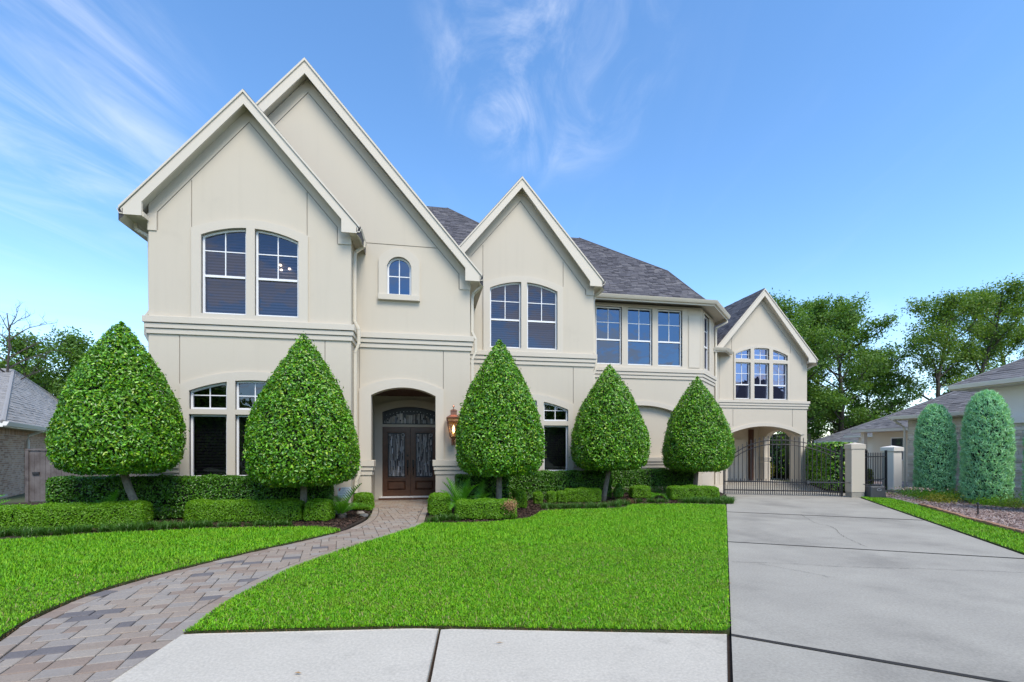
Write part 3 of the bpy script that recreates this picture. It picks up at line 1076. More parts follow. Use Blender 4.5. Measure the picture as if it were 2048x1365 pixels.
gap = 0.009
unit, unity = 0.125, 0.165
occ = {}
random.seed(11)
for j in range(0, 82):
    for i in range(-38, 24):
        if (i, j) in occ:
            continue
        opts = [(2, 1), (2, 1), (2, 1), (1, 1), (2, 1)]
        random.shuffle(opts)
        for w, h in opts + [(1, 1)]:
            cells = [(i + a, j + b) for a in range(w) for b in range(h)]
            if all(c not in occ for c in cells):
                break
        for c in cells:
            occ[c] = 1
        x0, x1, y0, y1 = i * unit + gap / 2, (i + w) * unit - gap / 2, j * unity + gap / 2, (j + h) * unity - gap / 2
        O = Vector((0, 2.0))
        poly = [O + FX * x + FY * y for x, y in ((x0, y0), (x1, y0), (x1, y1), (x0, y1))]
        cy = sum(p.y for p in poly) / 4
        cx = sum(p.x for p in poly) / 4
        l, r = xat(INL, cy), xat(INR, cy)
        if not l or not r or cx < l[0] - 0.35 or cx > r[0] + 0.35:
            continue
        poly = [(p.x, p.y) for p in poly]
        ld, rd = l[1].normalized(), r[1].normalized()
        lp, rp = Vector((l[0], cy)), Vector((r[0], cy))
        # left border: keep what lies to its right; right border: keep what lies to its left
        big = 3.0
        cl = [lp - ld * big, lp - ld * big + Vector((ld.y, -ld.x)) * big * 2, lp + ld * big + Vector((ld.y, -ld.x)) * big * 2, lp + ld * big]
        crr = [rp - ld * 0 - rd * big, rp + rd * big, rp + rd * big + Vector((-rd.y, rd.x)) * big * 2, rp - rd * big + Vector((-rd.y, rd.x)) * big * 2]
        for cpoly in (cl, crr):
            cc = [(p.x, p.y) for p in cpoly]
            if area(cc) < 0:
                cc = cc[::-1]
            poly = clip_poly(poly, cc)
            if len(poly) < 3:
                break
        if len(poly) < 3 or area(poly) < 0.0025:
            continue
        pavers.append((poly, 'f'))
# porch floor
for j in range(0, 16):
    for i in range(0, 11):
        x0 = -1.66 + i * 0.21 + (0.1 if j % 2 else 0)
        if x0 + 0.2 > 0.62:
            continue
        pavers.append(([(x0, 13.95 + j * 0.145), (x0 + 0.2, 13.95 + j * 0.145), (x0 + 0.2, 14.085 + j * 0.145), (x0, 14.085 + j * 0.145)], 'p'))


def shown(poly):
    c = np.mean(np.array(poly), axis=0)
    d = 0.1776 * c[0] + 0.984 * c[1]
    r = 0.984 * c[0] - 0.1776 * c[1]
    vis = d > 3.1 and abs(r / d) < 1.1
    return abs(area(poly)) / d ** 3 if vis else 0.0


pavers.sort(key=lambda q: -shown(q[0]))
rest = [MB() for _ in PAVMATS]
for k, (poly, kind) in enumerate(pavers):
    y = poly[0][1]
    far = min(1.0, max(0.0, (y - 5.5) / 3.0))
    wts = [0.30 + 0.25 * far, 0.34 - 0.12 * far, 0.20 * (1 - far) + 0.01, 0.13 + 0.15 * far, 0.05]
    if kind == 'b':
        wts = [0.35, 0.38 - 0.2 * far, 0.06 * (1 - far), 0.14, 0.07]
    mi = random.choices(range(5), wts)[0]
    vs, fs = paver_mesh(poly, random.uniform(-0.003, 0.004))
    if k < 300:
        m = MB()
        m.add(vs, fs)
        m.build('paver', PAVMATS[mi], path)
    else:
        rest[mi].add(vs, fs)
al = MB()
for mi, m in enumerate(rest):
    al.add(m.v, m.f, mi)
tag(al.build('paver', PAVMATS, path), kind='stuff')
# a few leaves and twigs dropped on the concrete
for x, y, a in ((-0.9, 3.62, 0.3), (-0.35, 3.35, 1.0), (-1.55, 6.3, 0.2), (0.6, 3.9, 2.0), (3.6, 5.2, 0.6), (6.1, 8.5, 1.4)):
    V, F = leaves(np.array([[x, y, 0.012]]), np.array([[0, 0, 1.0]]), 0.07, 0.02, 0.1, 0.3, 0.2)
    o = tri_obj('fallen_leaf', V - np.array([[x, y, 0]]), F, 'leaf_dry')
    o.location = (x, y, 0)
    tag(o, {-0.9: 'brown fallen leaf on the left concrete slab', -0.35: 'small dry leaf near the left slab joint', -1.55: 'brown dry leaf lying on the pavers', 0.6: 'dry leaf on the slab right of the joint',
            3.6: 'dry leaf on the driveway near the lawn edge', 6.1: 'dry leaf on the driveway beside the long crack'}[x], 'leaf', 'fallen leaves')


# ================================================================== THE HOUSE
class Arch:
    """opening shape: straight sides, flat or arched top"""

    def __init__(self, x0, x1, z0, zt=None, cx=None, apex=None, rad=None):
        self.x0, self.x1, self.z0, self.zt, self.cx, self.apex, self.rad = x0, x1, z0, zt, cx, apex, rad

    def top(self, x):
        if self.zt is not None:
            return self.zt
        dx = min(abs(x - self.cx), self.rad * 0.999)
        return self.apex - self.rad + math.sqrt(self.rad ** 2 - dx ** 2)

    def pts(self, n=12):
        if self.zt is not None:
            n = 1
        out = [(self.x0, self.z0), (self.x1, self.z0)]
        return out + [(self.x1 + (self.x0 - self.x1) * i / n, self.top(self.x1 + (self.x0 - self.x1) * i / n)) for i in range(n + 1)]

    def inset(self, d, db=None):
        db = d if db is None else db
        if self.zt is not None:
            return Arch(self.x0 + d, self.x1 - d, self.z0 + db, self.zt - d)
        return Arch(self.x0 + d, self.x1 - d, self.z0 + db, None, self.cx, self.apex - d, self.rad - d)


house = empty('stucco_house', (0, 13.13, 0), 'two-storey cream stucco house with steep gables and arched windows', 'house')
HOFF = Vector((0, 13.13, 0))


def hpart(mb, name, mats, parent=None, **kw):
    """build in world coordinates, then hang under the house (or one of its parts) without moving"""
    o = mb.build(name, mats, None, **kw)
    o.parent = parent or house
    o.matrix_parent_inverse = Matrix.Translation(-HOFF)
    return o


def hsub(mb, name, mats, part, **kw):
    o = mb.build(name, mats, None, **kw)
    o.parent = part
    return o


def window(shape, y, rows, cols, rail=None, glass='glass', blind='blind', fn=None, fw=0.05, slat=0.075):
    """rows: muntin heights above the rail; cols: muntin x positions (upper sash only when there is a rail)"""
    fr = MB(fn)
    o, i = shape.pts(), shape.inset(fw).pts()
    n = len(o)
    yf, yb = y, y + 0.08
    fr.add([(x, yf, z) for x, z in o] + [(x, yf, z) for x, z in i] + [(x, yb, z) for x, z in i], [(k, (k + 1) % n, n + (k + 1) % n, n + k) for k in range(n)] +
           [(n + k, n + (k + 1) % n, 2 * n + (k + 1) % n, 2 * n + k) for k in range(n)])
    w = hpart(fr, 'window', 'vinyl')
    s = shape.inset(fw)
    if rail:
        m = MB(fn)
        m.box(s.x0, s.x1, y - 0.006, y + 0.06, rail - 0.028, rail + 0.028)
        hsub(m, 'meeting_rail', 'vinyl', w)
    zlow = rail + 0.028 if rail else s.z0
    for cxx in cols:
        m = MB(fn)
        m.box(cxx - 0.012, cxx + 0.012, y + 0.02, y + 0.052, zlow, s.top(cxx) - 0.001)
        hsub(m, 'muntin', 'vinyl', w)
    for rz in rows:
        m = MB(fn)
        a = s.x0
        b = s.x1
        if s.zt is None:        # the bar stops where the arch cuts it
            k = 0
            while s.top(a) < rz and k < 400:
                a += 0.004
                k += 1
            while s.top(b) < rz and k < 800:
                b -= 0.004
                k += 1
        m.box(a, b, y + 0.022, y + 0.050, rz - 0.012, rz + 0.012)
        hsub(m, 'muntin', 'vinyl', w)
    yg = y + 0.036
    xs = [s.x0] + list(cols) + [s.x1]
    zs = [zlow] + list(rows)
    for a, b in zip(xs[:-1], xs[1:]):
        for k, za in enumerate(zs):
            m = MB(fn)
            if k < len(zs) - 1:
                poly = [(a, za), (b, za), (b, zs[k + 1]), (a, zs[k + 1])]
                if s.zt is None:
                    poly = [(x, min(z, max(za + 0.001, s.top(x)))) for x, z in poly]
            else:
                poly = Arch(a, b, za, s.zt, s.cx, s.apex, s.rad).pts(6)
                poly = [(x, max(z, za)) for x, z in poly]
            ta, tb = random.uniform(-0.004, 0.004), random.uniform(-0.004, 0.004)
            m.add([(x, yg + ta * (x - a) / (b - a) + tb * (z - za), z) for x, z in poly], [tuple(range(len(poly)))])
            hsub(m, 'pane', glass, w)
    if rail:
        m = MB(fn)
        m.add([(s.x0, yg + 0.012, s.z0), (s.x1, yg + 0.012, s.z0), (s.x1, yg + 0.012, rail - 0.028), (s.x0, yg + 0.012, rail - 0.028)], [(0, 1, 2, 3)])
        hsub(m, 'pane', glass, w)
    if blind:
        m = MB(fn)
        z = s.z0 + 0.02
        ztop = s.apex if s.zt is None else s.zt
        while z < ztop - 0.02:
            a, b = s.x0, s.x1
            if s.zt is None:
                while s.top(a) < z + slat and a < s.cx:
                    a += 0.02
                while s.top(b) < z + slat and b > s.cx:
                    b -= 0.02
            if b > a + 0.05:
                m.add([(a, y + 0.145, z), (b, y + 0.145, z), (b, y + 0.185, z + slat * 0.92), (a, y + 0.185, z + slat * 0.92)], [(0, 1, 2, 3)])
            z += slat
        hsub(m, 'blind', blind, w)
    return w


def surround(outer, holes, y, mats='trim', proj=0.05, fn=None, name='window_trim', depth=0.12):
    m = MB(fn)
    m.plate(outer.pts(18), [h.pts() for h in holes], y - proj, y + depth)
    return hpart(m, name, mats, bevel=0.006)


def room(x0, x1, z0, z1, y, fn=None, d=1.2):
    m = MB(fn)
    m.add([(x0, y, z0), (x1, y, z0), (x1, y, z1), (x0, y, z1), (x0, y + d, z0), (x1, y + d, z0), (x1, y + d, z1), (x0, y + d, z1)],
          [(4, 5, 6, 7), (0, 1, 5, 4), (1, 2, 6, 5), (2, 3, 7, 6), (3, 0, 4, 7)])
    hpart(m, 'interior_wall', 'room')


def groove(pts, w=0.022):
    """thin polygon round a polyline (x, z)"""
    P = [Vector(p) for p in pts]
    L, Rr = [], []
    for i, p in enumerate(P):
        d0 = (P[i] - P[i - 1]).normalized() if i else (P[1] - P[0]).normalized()
        d1 = (P[i + 1] - P[i]).normalized() if i < len(P) - 1 else d0
        n = Vector((-(d0 + d1).y, (d0 + d1).x)).normalized()
        n = n / max(0.4, n.dot(Vector((-d0.y, d0.x))))
        L.append(tuple(p + n * w / 2))
        Rr.append(tuple(p - n * w / 2))
    return L + Rr[::-1]


def bands(line, zs, projs, name, mat='trim'):
    """stacked belt-course steps along a plan polyline (outward = right of travel)"""
    m = MB()
    for (z0, z1), p in zip(zs, projs):
        m.sweep([(x, y, z0) for x, y in line], [(-0.02, 0), (p, 0), (p, z1 - z0), (-0.02, z1 - z0)])
    return hpart(m, name, mat, bevel=0.006)


BELT = [(4.755, 4.91), (4.625, 4.742), (4.49, 4.612)]
BPROJ = [0.10, 0.068, 0.038]
TABLE = [(1.165, 1.33), (1.05, 1.152), (0.92, 1.037)]
TPROJ = [0.085, 0.055, 0.028]
YL, YE, YT, YB, YR = 13.13, 13.85, 15.68, 17.87, 20.2


def fascia(poly, y, th=0.045, name='gable_fascia'):
    m = MB()
    m.prism(poly, y, y + th)
    return hpart(m, name, 'fascia', bevel=0.004)


def chevron(left, apex, right, drop, y0, y1, mats=('roofdark', 'fascia')):
    """gable roof slab: top plane left-apex-right, underside drop below, from y0 back to y1"""
    m = MB()
    (xl, zl), (xa, za), (xr, zr) = left, apex, right
    for (xa_, za_), (xb_, zb_) in ((left, apex), (apex, right)):
        vs = [(xa_, y0, za_), (xb_, y0, zb_), (xb_, y1, zb_), (xa_, y1, za_), (xa_, y0, za_ - drop), (xb_, y0, zb_ - drop), (xb_, y1, zb_ - drop), (xa_, y1, za_ - drop)]
        m.add(vs, [(0, 1, 2, 3), (0, 4, 5, 1), (1, 5, 6, 2), (2, 6, 7, 3), (3, 7, 4, 0)], 0)
        m.add(vs[4:], [(3, 2, 1, 0)], 1)
    return hpart(m, 'roof', list(mats))


def shingles(origin, ux, vy, poly, parent, mat='shingle', w=0.30, h=0.135, hold=None, inv=True):
    """staggered asphalt tabs over a convex roof polygon given in (u, v) metres along ux and up the slope vy"""
    O, U, Vv = Vector(origin), Vector(ux).normalized(), Vector(vy).normalized()
    Nn = U.cross(Vv).normalized()
    if Nn.z < 0:
        Nn = -Nn
    if area(poly) < 0:
        poly = poly[::-1]
    us = [p[0] for p in poly]
    vs_ = [p[1] for p in poly]
    m = MB()
    j = 0
    v = min(vs_) - 0.02
    while v < max(vs_):
        u = min(us) - random.uniform(0, w)
        while u < max(us):
            ww = w * random.uniform(0.55, 1.25)
            q = clip_poly([(u + 0.006, v), (u + ww - 0.004, v), (u + ww - 0.004, v + h * 1.08), (u + 0.006, v + h * 1.08)], poly)
            if len(q) >= 3 and area(q) > 0.002:
                th = random.choice([0.010, 0.012, 0.022])
                k = len(q)
                top = [O + U * a + Vv * b + Nn * (th * (1 - 0.75 * (b - v) / h) + 0.004) for a, b in q]
                bot = [O + U * a + Vv * b for a, b in q]
                m.add(top + bot, [tuple(range(k))] + [(i, (i + 1) % k, k + (i + 1) % k, k + i) for i in range(k)])
            u += ww
        v += h
        j += 1
    o = m.build('shingle', mat, None)
    o.parent = parent
    return tag(o, kind='stuff')


def gutter(pts, name='gutter', back=0.0):
    """ogee gutter: right of travel is outward"""
    m = MB()
    m.sweep(pts, [(0.0, -0.13), (0.075, -0.13), (0.10, -0.085), (0.125, -0.03), (0.135, 0.0), (0.12, 0.0), (0.085, -0.10), (0.02, -0.11), (0.015, 0.0), (0.0, 0.0)])
    return hpart(m, name, 'gutter')


def downspout(pts, name='downspout'):
    m = MB()
    P = [Vector(p) for p in pts]
    hw, hd = 0.042, 0.032
    # rectangular pipe with a crease: sweep a box section through the points
    for a, b in zip(P[:-1], P[1:]):
        d = (b - a)
        ln = d.length
        q = d.to_track_quat('Z', 'Y')
        M = Matrix.Translation((a + b) / 2) @ q.to_matrix().to_4x4()
        m.mbox(M, hw, hw * 0.85, ln / 2 + 0.02)
    return hpart(m, name, 'gutter', bevel=0.012)


# ---- left wing --------------------------------------------------------------------------
def wall(outer, holes, y, thick, grooves, fn=None):
    m = MB(fn)
    m.plate(outer, [h.pts() for h in holes], y, y + thick, 0, [groove(gp) for gp in grooves], 0.018, 1)
    return hpart(m, 'wall', ['stucco', 'joint'])


# upper pair
LU = dict(cx=-4.385, apex=7.25, rad=2.77)
lw = [Arch(-5.53, -4.485, 5.04, **LU), Arch(-4.285, -3.24, 5.04, **LU)]
ll_arc = dict(cx=-4.31, apex=3.39, rad=3.97)
lt = [Arch(a, b, 2.64, **ll_arc) for a, b in ((-5.80, -4.935), (-4.745, -3.875), (-3.685, -2.82))]
llw = [Arch(a, b, 0.93, 2.515) for a, b in ((-5.80, -4.935), (-4.745, -3.875), (-3.685, -2.82))]
XL0, XL1 = -6.72, -1.95
wall([(XL0, -0.1), (XL1, -0.1), (XL1, 7.72), (-4.46, 10.36), (XL0, 7.72)], lw + lt + llw, YL, 0.25,
     [[(-6.52, 7.05), (-6.52, 7.50), (-4.43, 9.97), (-2.29, 7.47), (-2.29, 7.03)], [(-5.76, 7.19), (-5.76, 8.36)], [(-3.04, 7.19), (-3.04, 8.32)],
      [(-6.03, 3.27), (-6.03, 4.47)], [(-2.60, 3.35), (-2.60, 4.47)]])
# frieze feet where the band drops at the corners
for xa, xb in ((XL0 - 0.012, -6.535), (-2.275, XL1 + 0.012)):
    m = MB()
    m.prism([(xa, 7.03), (xb, 7.03), (xb, 7.45), (xa, 7.45)], YL - 0.025, YL + 0.02)
    hpart(m, 'frieze_block', 'trim')
surround(Arch(-5.75, -3.01, 4.92, cx=-4.385, apex=7.46, rad=3.28), lw, YL)
surround(Arch(-6.01, -2.615, 0.88, cx=-4.31, apex=3.61, rad=4.24), lt + llw, YL)
for s in lw:
    window(s, YL + 0.05, [6.65], [(s.x0 + s.x1) / 2], rail=6.01)
for s in lt:
    window(s, YL + 0.05, [3.0], [(s.x0 + s.x1) / 2], glass='glass_low', blind=None)
for s in llw:
    window(s, YL + 0.05, [], [], glass='glass_low', blind='blind_dark')
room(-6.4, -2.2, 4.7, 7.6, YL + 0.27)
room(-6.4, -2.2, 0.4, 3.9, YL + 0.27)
for bx, bz in ((-3.72, 6.42), (-3.70, 6.30), (-3.50, 6.34)):
    m = MB()
    m.lathe([(0.0, -0.03), (0.035, -0.012), (0.035, 0.012), (0.0, 0.03)], (bx, YL + 0.12, bz), 10)
    hpart(m, 'ceiling_light', 'bulb')
# side walls
m = MB()
m.box(XL0, XL0 + 0.2, YL + 0.26, 24.0, -0.1, 7.5)
hpart(m, 'wall', 'stucco')
m = MB()
m.box(XL1 - 0.2, XL1, YL + 0.26, YE + 0.3, -0.1, 7.5)
hpart(m, 'wall', 'stucco')
bands([(XL0, YL + 3), (XL0, YL), (XL1, YL), (XL1, YE)], BELT, BPROJ, 'belt_course')
bands([(XL0, YL + 3), (XL0, YL), (-6.02, YL)], TABLE, TPROJ, 'water_table')
bands([(-2.605, YL), (XL1, YL), (XL1, YE)], TABLE, TPROJ, 'water_table')
YLF = YL - 0.30
fascia([(-7.17, 7.38), (-7.12, 7.25), (-6.72, 7.25), (-6.72, 7.58), (-4.46, 10.22), (-2.14, 7.56), (-2.14, 7.23), (-1.76, 7.23), (-1.72, 7.37), (-4.47, 10.51)], YLF)
m = MB()
m.prism([(-7.20, 7.37), (-4.47, 10.50), (-1.69, 7.36), (-1.69, 7.42), (-4.47, 10.57), (-7.20, 7.43)], YLF - 0.03, YLF + 0.02)
hpart(m, 'rake_trim', 'fascia')
chevron((-7.22, 7.40), (-4.47, 10.60), (-1.66, 7.39), 0.30, YLF + 0.02, 24)
for xa, xb in ((-7.10, -6.70), (-1.97, -1.78)):
    m = MB()
    m.box(xa, xb, YLF + 0.045, 18 if xa < -5 else YE + 0.1, 7.245, 7.36)
    hpart(m, 'soffit', 'fascia')
gutter([(-7.12, 20, 7.39), (-7.12, YLF + 0.0, 7.39)])
gutter([(-1.77, YLF + 0.0, 7.38), (-1.77, YE + 0.05, 7.38)])
downspout([(-7.10, 13.30, 7.26), (-7.08, 13.30, 7.10), (-6.80, 13.34, 6.95), (-6.78, 13.34, 5.1), (-6.88, 13.34, 4.95), (-6.88, 13.34, 4.5), (-6.78, 13.34, 4.3), (-6.78, 13.34, 0.1)])
downspout([(-1.66, 13.45, 7.26), (-1.66, 13.45, 7.14), (-1.87, 13.45, 6.98), (-1.895, 13.45, 6.85), (-1.895, 13.45, 5.10), (-1.79, 13.45, 4.90), (-1.79, 13.45, 4.50), (-1.885, 13.45, 4.26),
           (-1.885, 13.45, 1.62), (-1.78, 13.45, 1.38), (-1.78, 13.45, 0.95), (-1.86, 13.45, 0.78), (-1.86, 13.45, 0.40)])
m = MB()
m.tube([(-1.86, 13.45, 0.46), (-1.86, 13.44, 0.10), (-1.92, 13.25, 0.05), (-2.0, 12.95, 0.05)], [0.075, 0.075, 0.07, 0.06], 12)
hpart(m, 'drain_pipe', 'plastic_black', smooth=True)

# ---- entry gable ------------------------------------------------------------------------
arch_in = Arch(-1.51, 0.27, -0.1, cx=-0.62, apex=3.39, rad=1.84)
sw = Arch(-1.08, -0.41, 6.0, cx=-0.745, apex=7.08, rad=0.345)
XE1 = 1.26
wall([(-6.6, 7.0), (XL1 - 0.2, 7.0), (XL1 - 0.2, -0.1), (-1.512, -0.1)] + [(p[0], p[1]) for p in reversed(arch_in.pts(18)[2:])] + [(0.272, -0.1), (XE1, -0.1), (XE1, 6.68), (-3.2, 11.80), (-6.6, 7.86)],
     [sw], YE, 0.30,
     [[(-6.2, 7.9), (-3.18, 11.42), (0.94, 6.72), (0.94, 6.28)], [(-1.70, 7.42), (0.31, 7.42)], [(-1.835, 3.34), (-1.835, 4.47)], [(0.49, 3.38), (0.49, 4.47)]])
m = MB()
m.prism([(0.955, 6.27), (XE1 + 0.012, 6.27), (XE1 + 0.012, 6.6), (0.955, 6.7)], YE - 0.025, YE + 0.02)
hpart(m, 'frieze_block', 'trim')
surround(Arch(-1.31, -0.18, 6.0, cx=-0.745, apex=7.32, rad=0.66), [Arch(-1.08, -0.41, 6.002, cx=-0.745, apex=7.08, rad=0.345)], YE)
m = MB()
m.box(-1.32, -0.17, YE - 0.11, YE + 0.02, 5.84, 5.998)
hpart(m, 'window_sill', 'trim', bevel=0.008)
window(sw, YE + 0.05, [6.55], [-0.745], blind=None, glass='glass_bay')
room(-1.4, -0.1, 5.7, 7.3, YE + 0.32, d=0.9)
# arch surround, standing on the water table
sr = Arch(-1.83, 0.50, 1.335, cx=-0.665, apex=3.63, rad=2.41)
m = MB()
o_, i_ = sr.pts(18)[1:], [(0.272, 1.335)] + [(x, z) for x, z in arch_in.pts(18)[2:]] + [(-1.512, 1.335)]
o_ = o_ + [(-1.83, 1.335)]
m.plate(o_ + i_[::-1], [], YE - 0.055, YE + 0.01)
hpart(m, 'arch_trim', 'trim', bevel=0.006)
bands([(0.272, YE + 0.3), (0.272, YE), (XE1, YE), (XE1, YT)], TABLE, TPROJ, 'water_table')
bands([(XL1, YE), (-1.512, YE), (-1.512, YE + 0.3)], TABLE, TPROJ, 'water_table')
bands([(XL1, YE), (XE1, YE), (XE1, YT)], BELT, BPROJ, 'belt_course')
m = MB()
m.box(XE1 - 0.25, XE1, YE + 0.31, 20.0, -0.1, 6.6)
hpart(m, 'wall', 'stucco')
YEF = YE - 0.30
fascia([(1.56, 6.58), (1.52, 6.44), (1.10, 6.44), (1.10, 6.80), (-3.20, 11.72), (-6.9, 7.5), (-7.2, 7.5), (-3.20, 12.06)], YEF)
m = MB()
m.prism([(1.58, 6.57), (1.58, 6.63), (-3.2, 12.12), (-7.2, 7.55), (-7.2, 7.49), (-3.2, 12.05)], YEF - 0.03, YEF + 0.02)
hpart(m, 'rake_trim', 'fascia')
chevron((-7.2, 7.55), (-3.2, 12.15), (1.61, 6.62), 0.32, YEF + 0.02, 25)
m = MB()
m.box(1.25, 1.50, YEF + 0.045, 16.4, 6.435, 6.55)
hpart(m, 'soffit', 'fascia')
gutter([(1.51, YEF, 6.59), (1.51, 16.4, 6.59)])
downspout([(1.60, 13.72, 6.48), (1.60, 13.72, 6.36), (1.38, 13.95, 6.22), (1.335, 13.98, 6.1), (1.335, 13.98, 5.08), (1.43, 13.98, 4.88), (1.43, 13.98, 4.5), (1.335, 13.98, 4.28),
           (1.335, 13.98, 1.5), (1.42, 13.98, 1.35), (1.42, 13.98, 0.95), (1.335, 13.98, 0.8), (1.335, 13.98, 0.1)])

# porch ------------------------------------------------------------------------------------
YD = 16.2
ds = dict(cx=-0.51, apex=3.06, rad=2.35)
door_hole = Arch(-1.41, 0.39, -0.1, **ds)
m = MB()
m.plate([(-1.72, -0.1), (-1.412, -0.1)] + [p for p in reversed(door_hole.pts(18)[2:])] + [(0.392, -0.1), (0.72, -0.1), (0.72, 3.45), (-1.72, 3.45)], [], YD, YD + 0.1)
m.box(-1.95, -1.70, YE + 0.30, YD + 0.1, -0.1, 3.45)
m.box(0.70, 0.95, YE + 0.30, YD + 0.1, -0.1, 3.45)
hpart(m, 'wall', 'stucco')
m = MB()
m.box(-1.95, 0.95, YE + 0.02, YD + 0.1, 3.42, 3.5)
hpart(m, 'porch_ceiling', 'brown')
m = MB()
for k in range(11):
    m.box(-1.69 + k * 0.22, -1.69 + k * 0.22 + 0.20, YE + 0.31, YD - 0.01, 3.405, 3.419)
hpart(m, 'ceiling_boards', 'brown')
so = Arch(-1.655, 0.635, 0.0, cx=-0.51, apex=3.29, rad=2.9)
m = MB()
o_ = so.pts(18)[1:] + [(-1.655, 0.0)]
i_ = [(0.392, 0.0)] + door_hole.pts(18)[2:] + [(-1.412, 0.0)]
m.plate(o_ + i_[::-1], [], YD - 0.06, YD + 0.01)
hpart(m, 'door_trim', 'trim', bevel=0.006)
m = MB()
m.box(-1.41, 0.39, YD - 0.02, YD + 0.08, 2.39, 2.475)
hpart(m, 'transom_bar', 'trim')
m = MB()
m.box(-1.5, 0.5, YD - 0.18, YD + 0.1, 0.06, 0.10)
hpart(m, 'door_sill', 'white_paint')
m = MB()
m.box(-1.52, 0.52, YD - 0.22, YD + 0.05, -0.04, 0.055)
hpart(m, 'door_step', 'wood_door')
room(-1.4, 0.38, 0.0, 3.1, YD + 0.35, d=1.0)


def leaded(x0, x1, z0, topf, y, n, parent, name='leaded_glass', seed=1):
    """vertical strips of bevelled glass, each cut into pieces of its own tilt"""
    rnd = random.Random(seed)
    m = MB()
    w = (x1 - x0) / n
    for k in range(n):
        a, b = x0 + k * w + 0.005, x0 + (k + 1) * w - 0.005
        z, zt = z0, topf((a + b) / 2)
        while z < zt - 0.03:
            h = rnd.choice([0.12, 0.2, 0.34, 0.5])
            z2 = min(zt, z + h)
            t = rnd.uniform(-0.014, 0.014)
            t2 = rnd.uniform(-0.05, 0.05)
            m.add([(a, y + t, z), (b, y - t, z), (b, y - t + t2, z2 - 0.006), (a, y + t + t2, z2 - 0.006)], [(0, 1, 2, 3)])
            z = z2
    o = m.build(name, 'leaded', None)
    o.parent = parent
    return o


tw = MB()
tin = Arch(-1.41, 0.39, 2.475, **ds)
ti2 = tin.inset(0.03)
tw.add([(x, YD + 0.02, z) for x, z in tin.pts(18)] + [(x, YD + 0.02, z) for x, z in ti2.pts(18)], [(k, (k + 1) % 21, 21 + (k + 1) % 21, 21 + k) for k in range(21)])
twp = hpart(tw, 'transom_window', 'iron')
m = MB()
m.add([(x, YD + 0.07, z) for x, z in ti2.pts(18)], [tuple(range(21))])
hsub(m, 'pane', 'iron', twp)
leaded(-1.37, 0.35, 2.51, lambda x: ti2.top(x) - 0.20 - 0.04 * math.sin(x * 9), YD + 0.05, 34, twp, seed=5)
m = MB()
for k in range(15):
    x = -1.28 + k * 0.11
    zt = ti2.top(x) - 0.12
    m.add([(x - 0.016, YD + 0.045, zt), (x, YD + 0.045, zt - 0.016), (x + 0.016, YD + 0.045, zt), (x, YD + 0.045, zt + 0.016)], [(0, 1, 2, 3)])
hsub(m, 'bevelled_jewels', 'leaded', twp)
for sgn, xa, xb in ((-1, -1.41, -0.515), (1, -0.505, 0.39)):
    gx0, gx1 = xa + 0.17, xb - 0.17
    m = MB()
    m.plate([(xa, 0.10), (xb, 0.10), (xb, 2.388), (xa, 2.388)], [[(gx0, 0.72), (gx1, 0.72), (gx1, 2.20), (gx0, 2.20)], [(gx0 - 0.02, 0.30), (gx1 + 0.02, 0.30), (gx1 + 0.02, 0.60), (gx0 - 0.02, 0.60)]], YD + 0.0, YD + 0.05)
    dr = hpart(m, 'door', 'wood_door', bevel=0.008)
    m = MB()     # glass stop moulding
    for a, b, c_, d_ in ((gx0 - 0.03, gx1 + 0.03, 0.69, 0.72), (gx0 - 0.03, gx1 + 0.03, 2.20, 2.23), (gx0 - 0.03, gx0, 0.72, 2.20), (gx1, gx1 + 0.03, 0.72, 2.20)):
        m.box(a, b, YD - 0.014, YD + 0.02, c_, d_)
    hsub(m, 'glass_moulding', 'wood_door', dr, bevel=0.006)
    m = MB()     # raised panel
    a, b, c_, d_ = gx0 - 0.02, gx1 + 0.02, 0.30, 0.60
    m.add([(a, YD + 0.045, c_), (b, YD + 0.045, c_), (b, YD + 0.045, d_), (a, YD + 0.045, d_), (a + 0.06, YD + 0.0, c_ + 0.06), (b - 0.06, YD, c_ + 0.06), (b - 0.06, YD, d_ - 0.06), (a + 0.06, YD, d_ - 0.06)],
          [(0, 1, 5, 4), (1, 2, 6, 5), (2, 3, 7, 6), (3, 0, 4, 7), (4, 5, 6, 7)])
    hsub(m, 'raised_panel', 'wood_door', dr)
    leaded(gx0 + 0.03, gx1 - 0.03, 0.76, lambda x: 2.16, YD + 0.035, 19, dr, seed=7 + sgn)
    m = MB()     # corner scrolls in the leading
    for cx_, cz_ in ((gx0 + 0.07, 0.80), (gx1 - 0.07, 0.80), (gx0 + 0.07, 2.12), (gx1 - 0.07, 2.12)):
        for rr in (0.03, 0.055):
            m.tube([(cx_ + rr * math.cos(a_), YD + 0.02, cz_ + rr * math.sin(a_)) for a_ in np.linspace(0, 2 * math.pi, 13)], 0.006, 5)
    hsub(m, 'scrollwork', 'leaded', dr)
    m = MB()
    m.add([(gx0, YD + 0.048, 0.72), (gx1, YD + 0.048, 0.72), (gx1, YD + 0.048, 2.2), (gx0, YD + 0.048, 2.2)], [(0, 1, 2, 3)])
    hsub(m, 'pane', 'iron', dr)
    hx = xb - 0.085 if sgn < 0 else xa + 0.085
    m = MB()
    m.box(hx - 0.03, hx + 0.03, YD - 0.03, YD + 0.002, 1.05, 1.30)
    m.tube([(hx, YD - 0.02, 1.06), (hx, YD - 0.07, 1.02), (hx, YD - 0.08, 0.92), (hx, YD - 0.06, 0.83), (hx, YD - 0.01, 0.80)], 0.014, 8)
    hsub(m, 'handle', 'oldbronze', dr)
    if sgn < 0:
        m = MB()
        m.tube([(hx, YD - 0.03, 1.44), (hx, YD + 0.0, 1.44)], 0.034, 14)
        hsub(m, 'deadbolt', 'oldbronze', dr)

